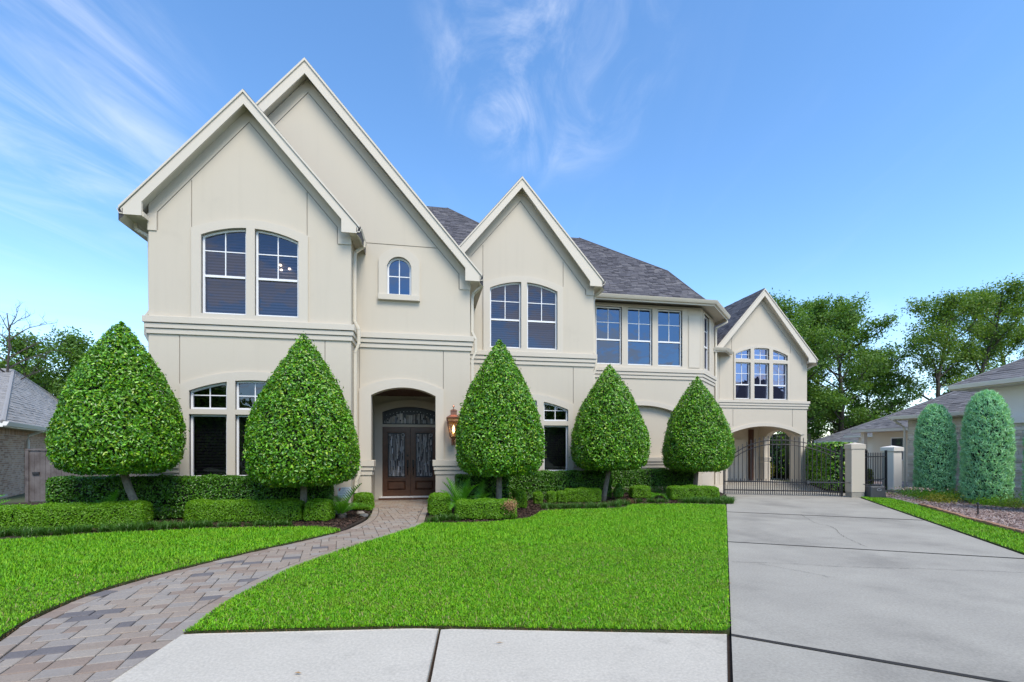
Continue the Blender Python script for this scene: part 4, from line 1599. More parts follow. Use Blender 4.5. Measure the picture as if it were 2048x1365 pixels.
# ---- middle gable -----------------------------------------------------------------------
TU = dict(cx=3.235, apex=7.25, rad=2.77)
tws = [Arch(2.08, 3.135, 5.03, **TU), Arch(3.335, 4.39, 5.03, **TU)]
tl_arc = dict(cx=3.245, apex=3.31, rad=3.9)
tt = [Arch(a, b, 2.61, **tl_arc) for a, b in ((1.72, 2.58), (2.815, 3.675), (3.91, 4.77))]
tlw = [Arch(a, b, 0.90, 2.46) for a, b in ((1.72, 2.58), (2.815, 3.675), (3.91, 4.77))]
XT1 = 5.69
wall([(XE1 - 0.1, -0.1), (XT1, -0.1), (XT1, 7.42), (3.12, 10.36), (XE1 - 0.1, 8.12)], tws + tt + tlw, YT, 0.25,
     [[(1.45, 8.0), (3.12, 9.97), (5.40, 7.12), (5.40, 6.96)], [(1.85, 6.99), (1.85, 8.40)], [(4.60, 7.19), (4.60, 8.05)], [(4.96, 3.22), (4.96, 4.47)], [(1.50, 3.3), (1.50, 4.47)]])
m = MB()
m.prism([(5.415, 6.95), (XT1 + 0.012, 6.95), (XT1 + 0.012, 7.2), (5.415, 7.2)], YT - 0.025, YT + 0.02)
hpart(m, 'frieze_block', 'trim')
surround(Arch(1.86, 4.59, 4.92, cx=3.235, apex=7.46, rad=3.28), tws, YT)
surround(Arch(1.51, 4.95, 0.85, cx=3.245, apex=3.53, rad=4.24), tt + tlw, YT)
for s in tws:
    window(s, YT + 0.05, [6.60], [(s.x0 + s.x1) / 2], rail=5.98)
for s in tt:
    window(s, YT + 0.05, [2.97], [(s.x0 + s.x1) / 2], glass='glass_low', blind=None)
for s in tlw:
    window(s, YT + 0.05, [], [], glass='glass_low', blind='blind_dark')
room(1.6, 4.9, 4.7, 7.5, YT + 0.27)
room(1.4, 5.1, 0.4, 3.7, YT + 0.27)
bands([(XE1, YT), (XT1, YT), (XT1, YB)], BELT, BPROJ, 'belt_course')
bands([(4.955, YT), (XT1, YT), (XT1, YB)], TABLE, TPROJ, 'water_table')
m = MB()
m.box(XT1 - 0.2, XT1, YT + 0.26, 20, -0.1, 7.3)
hpart(m, 'wall', 'stucco')
YTF = YT - 0.30
fascia([(5.92, 7.34), (5.89, 7.18), (5.46, 7.18), (5.46, 7.34), (3.12, 10.28), (0.9, 7.6), (0.60, 7.6), (3.12, 10.57)], YTF)
m = MB()
m.prism([(5.94, 7.33), (5.94, 7.39), (3.12, 10.63), (0.6, 7.66), (0.6, 7.60), (3.12, 10.56)], YTF - 0.03, YTF + 0.02)
hpart(m, 'rake_trim', 'fascia')
chevron((0.5, 7.57), (3.12, 10.66), (5.97, 7.37), 0.30, YTF + 0.02, 22)
m = MB()
m.box(XT1 - 0.02, 5.87, YTF + 0.045, 17.4, 7.175, 7.30)
hpart(m, 'soffit', 'fascia')
gutter([(5.88, YTF, 7.36), (5.88, 17.32, 7.36)])
downspout([(5.96, 15.62, 7.24), (5.96, 15.62, 7.12), (5.80, 15.86, 6.98), (5.765, 15.9, 6.85), (5.765, 15.9, 5.06), (5.85, 15.9, 4.9), (5.85, 15.9, 4.5), (5.765, 15.9, 4.28), (5.765, 15.9, 0.1)])

# ---- bay with three windows and the canted side -------------------------------------------
bw = [Arch(6.58, 7.655, 5.03, 7.31), Arch(7.895, 8.955, 5.03, 7.31), Arch(9.195, 10.26, 5.03, 7.31)]
XB1 = 11.15
niche = Arch(7.0, 10.0, 1.34, cx=8.5, apex=3.42, rad=4.3)
wall([(XT1 - 0.1, -0.1), (XB1, -0.1), (XB1, 7.45), (XT1 - 0.1, 7.45)], bw + [niche], YB, 0.20, [])
m = MB()
m.add([(6.9, YB + 0.16, 1.3), (10.1, YB + 0.16, 1.3), (10.1, YB + 0.16, 3.6), (6.9, YB + 0.16, 3.6)], [(0, 1, 2, 3)])
hpart(m, 'niche_wall', 'stucco')
m = MB()
no = Arch(6.78, 10.22, 1.335, cx=8.5, apex=3.60, rad=4.5)
o_ = no.pts(18)[1:] + [(6.78, 1.335)]
i_ = [(10.0, 1.335)] + niche.pts(18)[2:] + [(7.0, 1.335)]
m.plate(o_ + i_[::-1], [], YB - 0.05, YB + 0.01)
hpart(m, 'arch_trim', 'trim', bevel=0.006)
surround(Arch(6.40, 10.46, 4.92, 7.36), bw, YB, proj=0.03)
m = MB()
m.prism([(10.56, 5.0), (11.04, 5.0), (11.04, 7.12), (10.56, 7.12)], YB - 0.022, YB + 0.01)
hpart(m, 'corner_panel', 'trim', bevel=0.006)
for s in bw:
    window(s, YB + 0.06, [6.70], [(s.x0 + s.x1) / 2], rail=6.01, glass='glass_bay', blind=None)
room(6.3, 10.6, 4.7, 7.42, YB + 0.22)
Q = math.sqrt(0.5)


def canted(x, y, z):
    return (XB1 + x * Q - y * Q, YB + x * Q + y * Q, z)


cw = Arch(0.30, 1.25, 5.03, 7.31)
wall([(0, -0.1), (3.4, -0.1), (3.4, 6.3), (2.3, 6.3), (2.3, 7.45), (0, 7.45)], [cw], 0.0, 0.20, [], canted)
surround(Arch(0.16, 1.39, 4.92, 7.36), [cw], 0.0, proj=0.03, fn=canted)
window(cw, 0.06, [6.70], [0.775], rail=6.01, glass='glass', fn=canted)
room(0.2, 1.4, 4.8, 7.4, 0.22, canted, 0.6)
ce = canted(3.4, 0, 0)
bands([(XT1, YB), (XB1, YB), canted(2.3, 0, 0)[:2]], BELT, BPROJ, 'belt_course')
bands([(XT1, YB), (XB1, YB), ce[:2]], TABLE, TPROJ, 'water_table')
m = MB()
b0 = canted(2.3, 0, 0)
m.box(b0[0] - 0.2, b0[0], b0[1], 26, 5.5, 7.4)
hpart(m, 'wall', 'stucco')
# soffit, eave and gutter round the bay
EY = YB - 0.52
ec = XB1 + 0.52 * math.tan(R(22.5))
e1 = (canted(2.45, -0.52, 0)[0], canted(2.45, -0.52, 0)[1])
m = MB()
m.slab([(XT1, EY), (ec, EY), e1, (e1[0], 24.0), (XT1, 24.0)], 7.40, 7.56)
hpart(m, 'soffit', 'fascia')
gutter([(5.75, EY, 7.60), (ec, EY, 7.60), (e1[0], e1[1], 7.60)])
downspout([(e1[0] - 0.05, e1[1] - 0.02, 7.44), (e1[0] - 0.05, e1[1] - 0.02, 7.32), (b0[0] + 0.02, b0[1] - 0.12, 7.1), (b0[0] + 0.04, b0[1] - 0.05, 6.95), (b0[0] + 0.04, b0[1] - 0.05, 4.4), (b0[0] + 0.03, b0[1] - 0.05, 0.1)])
# main roof: one front plane at about 45 degrees, hips to the right
rp = 1.025


def rz(y):
    return 7.60 + rp * (y - 17.30)


pc = (10.22, 18.98)
front = [(-3.0, 17.30), (10.92, 17.30), pc, (6.9, 20.96), (3.0, 20.96), (0.97, 22.56), (-3.0, 22.56)]
m = MB()
m.add([(x, y, rz(y)) for x, y in front], [tuple(range(7))], 0)
F3 = [(x, y, rz(y)) for x, y in front]
ee = (e1[0] + 0.05, e1[1] - 0.05, 7.60)
bk = (12.6, 25.0, 7.6)
m.add([F3[1], ee, bk, F3[2], F3[3], (6.9, 25.0, 7.6), F3[4], (3.0, 25.0, 7.6), F3[5], (0.97, 27.8, 7.6), F3[6], (-3.0, 27.8, 7.6)],
      [(0, 1, 3), (1, 2, 3), (3, 2, 5, 4), (4, 5, 7, 6), (6, 7, 9, 8), (8, 9, 11, 10)], 0)
main_roof = hpart(m, 'roof', 'roofdark')
sl_len = math.sqrt(1 + rp * rp)
uv = [(x, (y - 17.30) * sl_len) for x, y in front]
vdir = (0, 1, rp)
# convex pieces for the clipper
shingles((0, 17.30, 7.60), (1, 0, 0), vdir, [uv[1], uv[2], uv[3], (4.2, uv[3][1]), (4.2, uv[1][1])], main_roof)
shingles((0, 17.30, 7.60), (1, 0, 0), vdir, [(4.2, 2.5), (4.2, uv[4][1]), uv[4], (0.9, uv[4][1]), (0.9, 2.5)], main_roof)
shingles((0, 17.30, 7.60), (1, 0, 0), vdir, [uv[4], uv[5], (-0.5, uv[5][1]), (-0.5, uv[4][1])], main_roof)
for rl_ in ([F3[1], F3[2], F3[3]], [F3[4], F3[5]]):
    m = MB()
    m.tube(rl_, 0.035, 6)
    o = m.build('ridge_cap', 'shingle', None)
    o.parent = main_roof

# ---- right wing over the drive-through ------------------------------------------------------
XR0, XR1 = 13.50, 18.18
RA = dict(cx=15.70, apex=6.48, rad=3.18)
cols = ((14.31, 15.10), (15.29, 16.09), (16.29, 17.09))
rt = [Arch(a, b, 5.93, **RA) for a, b in cols]
rl = [Arch(a, b, 4.05, 5.77) for a, b in cols]
carch = Arch(13.92, 17.84, -0.1, cx=15.88, apex=2.77, rad=4.95)
wall([(XR0, 3.0 - 3.1), (13.918, -0.1)] + [p for p in reversed(carch.pts(20)[2:])] + [(17.842, -0.1), (XR1, -0.1), (XR1, 6.22), (15.65, 9.02), (XR0, 6.62)], rt + rl, YR, 0.34,
     [[(13.62, 6.45), (15.66, 8.62), (17.90, 6.05), (17.90, 5.72)], [(14.13, 6.3), (14.13, 6.9)], [(17.27, 6.3), (17.27, 6.68)], [(14.20, 2.75), (14.20, 3.6)], [(17.38, 2.76), (17.38, 3.6)]])
surround(Arch(14.23, 17.19, 4.005, cx=15.70, apex=6.61, rad=3.2), rt + rl, YR)
for s in rt:
    window(s, YR + 0.05, [6.16], [(s.x0 + s.x1) / 2], blind=None, glass='glass_right', fw=0.04)
for s in rl:
    window(s, YR + 0.05, [5.26], [(s.x0 + s.x1) / 2], rail=4.73, glass='glass_right', blind=None, fw=0.04)
room(14.1, 17.3, 3.9, 6.6, YR + 0.36)
bands([(XR0 - 0.3, YR), (XR1, YR), (XR1, 27)], [(3.865, 3.99), (3.745, 3.855), (3.62, 3.735)], BPROJ, 'belt_course')
m = MB()
oo = Arch(13.72, 18.04, -0.1, cx=15.88, apex=2.94, rad=4.75)
o_ = [p for p in oo.pts(20)[2:]]
i_ = [p for p in carch.pts(20)[2:]]
m.plate(o_ + i_[::-1], [], YR - 0.045, YR + 0.01)
hpart(m, 'arch_trim', 'trim', bevel=0.005)
YRF = YR - 0.30
fascia([(18.46, 5.95), (18.42, 5.83), (18.02, 5.83), (18.02, 6.03), (15.66, 8.88), (13.2, 6.03), (12.8, 5.95), (15.65, 9.16)], YRF)
m = MB()
m.prism([(18.48, 5.94), (18.48, 6.0), (15.65, 9.21), (12.8, 5.99), (12.8, 5.93), (15.65, 9.15)], YRF - 0.03, YRF + 0.02)
hpart(m, 'rake_trim', 'fascia')
rr = chevron((12.75, 5.97), (15.65, 9.24), (18.51, 5.98), 0.28, YRF + 0.02, 28)
ls = Vector((15.65 - 12.75, 0, 9.24 - 5.97))
shingles((12.75, YRF, 5.97), (0, 1, 0), ls, [(0, 0), (7.8, 0), (7.8, ls.length), (0, ls.length)], rr)
m = MB()
m.box(18.17, 18.40, YRF + 0.045, 27, 5.82, 5.94)
hpart(m, 'soffit', 'fascia')
gutter([(18.41, YRF, 6.0), (18.41, 27, 6.0)])
downspout([(18.5, 20.1, 5.88), (18.5, 20.1, 5.74), (18.28, 20.4, 5.55), (18.24, 20.45, 5.4), (18.24, 20.45, 0.0)])
# small low eave in the corner between bay and right wing
m = MB()
sof = [(12.55, 19.35), (13.30, 19.42), (14.05, 20.21), (12.9, 20.21)]
m.slab(sof, 6.04, 6.20)
hpart(m, 'soffit', 'fascia')
gutter([(12.62, 19.42, 6.22), (13.30, 19.42, 6.22), (14.05, 20.17, 6.22)])
# drive-through: ceiling, back wall with garage door, side arch
m = MB()
m.box(XR0, XR1, YR + 0.35, 23.3, 3.0, 3.15)
hpart(m, 'carport_ceiling', 'tan')
m = MB()
m.box(XR0 - 0.4, XR1, 23.2, 23.4, -0.1, 3.1)
m.box(XR0 - 0.25, XR0, YR + 0.34, 23.3, -0.1, 3.1)
hpart(m, 'wall', 'cream')
gd = MB()
gd.box(13.7, 16.85, 23.15, 23.19, -0.02, 2.25)
gdo = hpart(gd, 'garage_door', 'cream')
for k in range(5):
    m = MB()
    m.box(13.74, 16.81, 23.12, 23.148, 0.0 + k * 0.45, 0.43 + k * 0.45)
    hsub(m, 'door_panel', 'cream', gdo, bevel=0.01)
m = MB()
m.box(17.22, 17.42, 23.0, 23.19, -0.02, 2.75)
hpart(m, 'post', 'brown')
sa = Arch(20.95, 22.75, -0.1, cx=21.85, apex=2.65, rad=1.25)


def sidew(x, y, z):          # local x runs along world Y; local y goes to the left (into the carport)
    return (XR1 - y, x, z)


m = MB(sidew)
m.plate([(YR + 0.34, -0.1), (20.948, -0.1)] + [p for p in reversed(sa.pts(14)[2:])] + [(22.752, -0.1), (23.3, -0.1), (23.3, 3.2), (YR + 0.34, 3.2)], [], 0.0, 0.33)
m.add([(x, 0.33, z) for x, z in [(YR + 0.34, -0.1), (20.948, -0.1)] + [p for p in reversed(sa.pts(14)[2:])] + [(22.752, -0.1), (23.3, -0.1), (23.3, 3.2), (YR + 0.34, 3.2)]], [tuple(range(21))])
hpart(m, 'wall', 'cream')
m = MB()
for z0_, z1_, p_ in ((1.18, 1.26, 0.05), (1.06, 1.16, 0.03), (-0.05, 0.95, 0.015)):
    m.box(XR1 - 0.34 - p_, XR1 + p_, 22.74 - p_, 23.14, z0_, z1_)
hpart(m, 'pillar_band', 'trim')
# back and far side, so the house is closed from any side
m = MB()
m.box(XL0, 12.6, 24.8, 25.0, -0.1, 7.6)
m.box(XR0, XR1, 27.5, 27.7, 3.0, 6.4)
m.box(XR1 - 0.2, XR1, YR + 0.34, 27.6, 3.2, 6.0)
m.box(XR0, XR0 + 0.2, YR + 0.34, 27.6, 3.1, 6.3)
hpart(m, 'wall', 'stucco')


# ================================================================== PLANTS BY THE HOUSE
TOP_PROF = [(0.05, 0.0), (0.62, 0.0), (0.86, 0.035), (0.96, 0.09), (1.0, 0.20), (0.955, 0.34), (0.84, 0.49), (0.64, 0.655), (0.405, 0.80), (0.225, 0.90), (0.105, 0.96), (0.015, 1.0)]


def topiary(x, y, rad, z0, z1, label, lean=0.0, n=36000, seed=0, ragged=0.0):
    h = z1 - z0
    root = empty('topiary_tree', (x, y, 0), label, 'tree', 'clipped teardrop trees in front of the house')
    c = (lean * z0, 0, z0)
    prof = [(r * rad, z * h) for r, z in TOP_PROF]
    P, Nn = sample_lathe(prof, c, n)
    P = P - Nn * np.abs(rng.normal(0, 0.072, (n, 1))) + Nn * 0.016
    # pockets where the shears bit deeper or a branch thinned out
    pk = np.sin(P[:, 0] * 5.1 + x) * np.sin(P[:, 1] * 4.7 + y) * np.sin(P[:, 2] * 5.9 + x * 2) + 0.35 * np.sin(P[:, 0] * 13 + P[:, 2] * 11) * np.sin(P[:, 1] * 12)
    P = P - Nn * (np.clip(pk - 0.5, 0, 1) * 0.16)[:, None]
    far = rng.uniform(0, 1, n) < 0.03                         # shoots that stick out since the last clipping
    P[far] += Nn[far] * rng.uniform(0.02, 0.075, (far.sum(), 1))
    V, F = leaves(P, Nn + np.array([[0, 0, 0.25]]), 0.072, 0.034, 0.85, 0.25, 0.45)
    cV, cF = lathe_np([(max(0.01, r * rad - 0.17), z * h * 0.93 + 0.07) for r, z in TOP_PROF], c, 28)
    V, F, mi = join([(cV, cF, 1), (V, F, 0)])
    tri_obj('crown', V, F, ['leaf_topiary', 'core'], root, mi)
    t = MB()
    pts = [(0, 0, -0.02), (lean * z0 * 0.3, 0, z0 * 0.3), (lean * z0 * 0.7, 0.01, z0 * 0.7), (lean * z0, 0, z0 + 0.15)]
    t.tube(pts, [0.105, 0.082, 0.074, 0.07], 12)
    t.build('trunk', 'bark', root, smooth=True)
    return root


topiary(-5.95, 11.5, 1.12, 1.14, 4.38, 'largest teardrop clipped tree at the left end of the house', -0.40)
topiary(-2.78, 11.62, 1.19, 0.84, 4.28, 'teardrop clipped tree between the left windows and the front door', 0.02)
topiary(1.86, 12.30, 1.14, 0.98, 4.50, 'tall teardrop clipped tree just right of the copper lantern', 0.03)
topiary(5.48, 14.27, 1.20, 1.02, 4.32, 'teardrop clipped tree below the three bay windows', 0.22, 32000)
topiary(9.34, 15.45, 1.18, 0.90, 4.22, 'teardrop clipped tree beside the driveway gate', 0.12, 32000)


def box_shell(lx, ly, h, n, pw=8):
    """points on a box with rounded edges, bottom open; returns local points and normals"""
    a = np.array([ly * h, ly * h, lx * h, lx * h, lx * ly])
    f = rng.choice(5, n, p=a / a.sum())
    u, v = rng.uniform(-1, 1, n), rng.uniform(-1, 1, n)
    P = np.zeros((n, 3))
    P[f == 0] = np.stack([np.full((f == 0).sum(), -1.0), u[f == 0], v[f == 0]], 1)
    P[f == 1] = np.stack([np.full((f == 1).sum(), 1.0), u[f == 1], v[f == 1]], 1)
    P[f == 2] = np.stack([u[f == 2], np.full((f == 2).sum(), -1.0), v[f == 2]], 1)
    P[f == 3] = np.stack([u[f == 3], np.full((f == 3).sum(), 1.0), v[f == 3]], 1)
    P[f == 4] = np.stack([u[f == 4], v[f == 4], np.full((f == 4).sum(), 1.0)], 1)
    half = np.array([lx / 2, ly / 2, h / 2])
    # round the edges by a fixed radius instead of a share of the length
    rr = min(lx, ly, h) * 0.22
    Q = P * half
    inner = half - rr
    cl = np.clip(Q, -inner, inner)
    d = Q - cl
    dn = np.linalg.norm(d, axis=1, keepdims=True)
    Nn = d / np.maximum(dn, 1e-6)
    Q = cl + Nn * rr
    und = 0.012 * np.sin(Q[:, 0] * 6 + lx) + 0.012 * np.sin(Q[:, 0] * 13 + Q[:, 2] * 9) + 0.010 * np.sin(Q[:, 1] * 11 + Q[:, 2] * 7)
    Q = Q + Nn * und[:, None]
    Q[:, 2] += h / 2
    return Q, Nn


def hedge(name, x, y, lx, ly, h, rz, label, cat, group, L=0.034, W=0.022, cover=2.1, mat='leaf_box', z0=0.02, rnd=0.75, fuzz=0.022, bow=0.0, thin=0.0):
    root_area = 2 * (lx + ly) * h + lx * ly
    n = int(root_area * cover / (L * W * 0.5))
    P, Nn = box_shell(lx, ly, h, n)
    if thin > 0:       # gaps low down, where the stems show
        keep = rng.uniform(0, 1, n) > thin * np.clip(1 - P[:, 2] / (h * 0.75), 0, 1)
        P, Nn = P[keep], Nn[keep]
        n = len(P)
    P = P - Nn * np.abs(rng.normal(0, fuzz, (n, 1)))
    P = P + Nn * (rng.uniform(0, 1, (n, 1)) < 0.03) * rng.uniform(0, 0.035, (n, 1))
    V, F = leaves(P, Nn + np.array([[0, 0, 0.3]]), L, W, rnd, 0.25, 0.35)
    hx, hy = lx / 2 - 0.055, ly / 2 - 0.055
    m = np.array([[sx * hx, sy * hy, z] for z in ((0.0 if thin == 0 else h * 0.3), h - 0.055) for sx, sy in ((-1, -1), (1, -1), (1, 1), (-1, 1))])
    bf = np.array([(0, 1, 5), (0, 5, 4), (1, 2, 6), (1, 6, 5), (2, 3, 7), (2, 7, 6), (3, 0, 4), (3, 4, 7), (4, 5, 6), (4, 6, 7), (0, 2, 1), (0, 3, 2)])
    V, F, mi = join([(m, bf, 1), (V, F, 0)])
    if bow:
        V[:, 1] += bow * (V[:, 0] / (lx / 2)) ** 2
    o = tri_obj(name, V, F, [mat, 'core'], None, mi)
    o.location = (x, y, z0)
    o.rotation_euler = (0, 0, rz)
    return tag(o, label, cat, group)


GB = 'low clipped box hedges along the beds'
GT = 'tall dark hedges against the house walls'
hedge('clipped_hedge', -5.25, 12.36, 5.95, 0.62, 0.99, 0, 'long tall dark green hedge under the left ground-floor windows', 'hedge', GT, 0.055, 0.03, 2.0, 'leaf_hedge', fuzz=0.04, thin=0.35)
hedge('clipped_hedge', 1.55, 13.38, 1.5, 0.5, 0.93, 0, 'short dark hedge behind the trunk of the tree by the lantern', 'hedge', GT, 0.055, 0.03, 1.9, 'leaf_hedge', fuzz=0.04, thin=0.4)
hedge('clipped_hedge', 4.0, 14.98, 4.0, 0.55, 0.93, 0, 'tall dark hedge under the middle ground-floor windows', 'hedge', GT, 0.055, 0.03, 1.9, 'leaf_hedge', fuzz=0.04, thin=0.4)
hedge('clipped_hedge', 7.95, 16.6, 4.1, 0.6, 0.90, 0, 'tall dark hedge under the blank arch of the bay', 'hedge', GT, 0.055, 0.03, 1.9, 'leaf_hedge', fuzz=0.04, thin=0.25)
hedge('box_hedge', -7.9, 11.0, 4.2, 0.62, 0.50, R(9), 'long low bright box hedge at the far left of the lawn', 'hedge', GB, bow=0.1)
hedge('box_hedge', -3.98, 11.62, 2.55, 0.56, 0.46, R(-7), 'low bright box hedge in front of the left windows', 'hedge', GB, bow=0.12)
hedge('box_hedge', -2.40, 11.46, 0.56, 0.52, 0.46, R(-5), 'small box cube at the right end of the low left hedge', 'hedge', GB)
hedge('box_hedge', -1.66, 13.28, 0.50, 0.50, 0.44, 0, 'box cube by the downspout left of the front door', 'hedge', GB)
hedge('box_hedge', 0.32, 11.95, 0.52, 0.62, 0.52, R(5), 'box cube at the right side of the paver path', 'hedge', GB)
hedge('box_hedge', 1.38, 11.05, 1.42, 0.52, 0.44, R(-6), 'low box hedge with a dry brown patch right of the path', 'hedge', GB)
hedge('box_hedge', 2.55, 13.1, 0.34, 0.62, 0.46, 0, 'narrow box block behind the low hedge with the dry patch', 'hedge', GB)
hedge('box_hedge', 4.75, 14.05, 1.12, 0.42, 0.42, R(-6), 'low box hedge left of the leaning tree trunk', 'hedge', GB)
hedge('box_hedge', 7.05, 14.95, 0.66, 0.45, 0.40, R(-6), 'small box hedge beside the sago below the bay', 'hedge', GB)
hedge('box_hedge', 8.50, 14.15, 1.55, 0.62, 0.44, R(-12), 'box hedge at the corner of the lawn and driveway', 'hedge', GB)
for i, (x, y, s, lb) in enumerate(((3.25, 13.75, 0.26, 'small round young box bush, leftmost of three'), (3.72, 13.95, 0.26, 'small round young box bush, middle of three'), (4.05, 14.0, 0.32, 'small round young box bush with bare stems, rightmost of three'))):
    hedge('box_bush', x, y, s, s, 0.34, 0, lb, 'bush', 'young box bushes', thin=0.6)
P, Nn = sample_lathe([(0.02, 0.08), (0.17, 0.14), (0.17, 0.3), (0.09, 0.46), (0.01, 0.56)], (0, 0, 0), 2600)
V, F = leaves(P - Nn * np.abs(rng.normal(0, 0.03, (2600, 1))), Nn, 0.05, 0.016, 0.6, 0.2, 0.3, np.array([[0, 0, 1.0]]), 0.6)
o = tri_obj('dwarf_conifer', V, F, 'leaf_hedge')
o.location = (6.1, 14.5, 0)
tag(o, 'small upright dark conifer right of the leaning trunk', 'bush')
# the dry patch of the hedge right of the path
P = np.stack([rng.normal(1.90, 0.07, 420), rng.normal(10.70, 0.03, 420), rng.normal(0.36, 0.06, 420)], 1)
V, F = leaves(P, np.tile(np.array([[0.1, -1.0, 0.4]]), (420, 1)), 0.036, 0.02, 0.6)
o = tri_obj('dry_leaves', V - np.array([[1.9, 10.7, 0]]), F, 'leaf_dry')
o.location = (1.9, 10.7, 0)
tag(o, 'dry brown leaves caught in the box hedge right of the path', 'leaves', kind='stuff')


# ---- sago palms ----------------------------------------------------------------------------
def frond_mesh(L, curl, k=16):
    """arching rib with paired leaflets"""
    Vs, Fs = [], []
    for i in range(k):
        t = 0.12 + 0.88 * i / (k - 1)
        x = L * math.sin(t * curl) / curl
        z = L * (1 - math.cos(t * curl)) / curl * -1 + L * 0.0
        ang = t * curl
        ll = L * 0.26 * math.sin(math.pi * min(1, 0.12 + t * 0.86)) + 0.02
        for s in (-1, 1):
            b = len(Vs)
            p = Vector((x, 0, z))
            fw = Vector((math.cos(ang), 0, -math.sin(ang)))
            tip = p + fw * ll * 0.6 + Vector((0, s * ll * 0.75, 0.35 * ll))
            w = L * 0.028
            Vs += [p - fw * w, p + fw * w, tip]
            Fs.append((b, b + 1, b + 2))
    for i in range(8):
        t0, t1 = i / 8, (i + 1) / 8
        b = len(Vs)
        for t in (t0, t1):
            x = L * math.sin(t * curl) / curl
            z = -L * (1 - math.cos(t * curl)) / curl
            Vs += [Vector((x, -0.008, z)), Vector((x, 0.008, z))]
        Fs += [(b, b + 1, b + 3), (b, b + 3, b + 2)]
    me = bpy.data.meshes.new('frond')
    me.from_pydata([tuple(v) for v in Vs], [], Fs)
    me.materials.append(MAT['leaf_sago'])
    return me


FRONDS = [frond_mesh(0.62, 0.9), frond_mesh(0.62, 1.4), frond_mesh(0.62, 0.5)]


def sago(x, y, s, label, n=12, seed=1, z=0.04, low=False):
    r = random.Random(seed)
    root = empty('sago_palm', (x, y, z), label, 'plant', 'sago palms in the beds')
    m = MB()
    m.lathe([(0.09, -0.05), (0.10, 0.03), (0.06, 0.08), (0.0, 0.09)], (0, 0, 0), 10)
    m.build('stem', 'bark_dark', root)
    for i in range(n):
        o = bpy.data.objects.new('frond', FRONDS[i % 3])
        link(o, root)
        o.rotation_euler = (0, -R(r.uniform(12, 40) if low else r.uniform(25, 78)), 2 * math.pi * (i + r.uniform(-0.3, 0.3)) / n)
        k = s * r.uniform(0.8, 1.15)
        o.scale = (k, k, k)
        o.location = (0, 0, 0.05)


sago(-1.95, 11.75, 1.35, 'sago palm with arching fronds beside the white yard sign', 12, 3)
sago(0.85, 12.0, 1.4, 'sago palm between the path cube and the low hedge right of it', 14, 4)
sago(1.32, 12.2, 1.3, 'sago palm left of the trunk of the tree by the lantern', 11, 8)
sago(-6.75, 11.6, 1.2, 'sago palm behind the far left hedge, left of the leaning trunk', 12, 5)
sago(-9.2, 11.6, 1.3, 'leafy sago fronds at the left edge before the brick house', 13, 6)
sago(-10.0, 12.1, 1.3, 'leafy sago fronds farthest left before the brick house', 13, 9)
sago(7.62, 14.7, 0.9, 'small flat sago palm below the bay', 13, 7, low=True)


# ---- border grass along the beds -------------------------------------------------------------
def border_grass(line, width, label, L=0.20, per_m=26):
    P = []
    for a, b in zip(line[:-1], line[1:]):
        a, b = np.array(a), np.array(b)
        ln = np.linalg.norm(b - a)
        k = rng.poisson(ln * per_m)
        if k == 0:
            continue
        d = (b - a) / ln
        nrm = np.array([-d[1], d[0]])
        P.append(a + (b - a) * rng.uniform(0, 1, (k, 1)) + nrm * width * rng.uniform(-0.5, 0.5, (k, 1)))
    P = np.concatenate(P)
    pts = np.repeat(P, 42, 0) + rng.normal(0, 0.028, (len(P) * 42, 2))
    V, F = blades(pts, 0.01, L, 0.009, True, 0.85)
    return tag(tri_obj('border_grass', V, F, 'leaf_mondo'), label, 'grass', kind='stuff')


border_grass(smooth_line([(3.15, 12.75), (3.7, 12.68), (4.6, 12.72), (5.3, 12.85), (5.9, 13.45)]), 0.40, 'dark tufted border grass along the bed edge in the middle', 0.20, 30)
border_grass(smooth_line([(6.3, 13.65), (7.3, 13.6)]), 0.28, 'dark tufted border grass along the bed edge right of the dry clump', 0.17, 26)
border_grass(smooth_line([(7.6, 13.5), (8.4, 13.25), (8.95, 13.05), (9.35, 13.6)]), 0.34, 'dark tufted border grass before the hedge at the driveway corner', 0.22, 34)
border_grass(smooth_line([(-10.5, 10.1), (-7.2, 10.45), (-5.8, 10.72), (-4.4, 10.85)]), 0.42, 'dark tufted border grass before the far left hedge', 0.20, 34)
border_grass(smooth_line([(-4.5, 10.86), (-3.6, 10.88), (-2.7, 10.8)]), 0.22, 'sparse tufted border grass before the low left hedge', 0.15, 18)
border_grass(smooth_line([(0.05, 10.75), (0.35, 10.78), (0.65, 10.95)]), 0.34, 'dark grass clump at the path edge below the box cube', 0.2, 34)
P = np.array([[6.0, 13.35]]).repeat(160, 0) + rng.normal(0, 0.07, (160, 2))
V, F = blades(P, 0.01, 0.22, 0.01, True, 0.9)
o = tri_obj('dry_grass_clump', V - np.array([[6.0, 13.35, 0]]), F, 'thatch')
o.location = (6.0, 13.35, 0)
tag(o, 'dry brown grass clump at the bend of the bed edge', 'grass')

# ---- small things in the beds ------------------------------------------------------------------
for i, (x, y, s, lb) in enumerate(((-1.62, 12.45, 0.11, 'pale round rock at the path edge by the drain pipe'), (-2.25, 12.5, 0.12, 'grey flat rock behind the sago palm'), (-2.0, 12.3, 0.09, 'tan rock in front of the drain pipe'),
                                   (-1.48, 12.0, 0.10, 'rounded rock beside the left path border'))):
    m = MB()
    r = random.Random(i)
    m.lathe([(0.0, -0.03), (s * 0.9, -0.01), (s, s * 0.3), (s * 0.6, s * 0.6), (0.0, s * 0.68)], (0, 0, 0), 9)
    m.v = [(a * r.uniform(0.8, 1.2), b * r.uniform(0.7, 1.1), c * r.uniform(0.85, 1.15)) for a, b, c in m.v]
    o = m.build('garden_rock', 'rock', smooth=True)
    o.location = (x, y, 0.012)
    tag(o, lb, 'rock', 'rocks by the path')

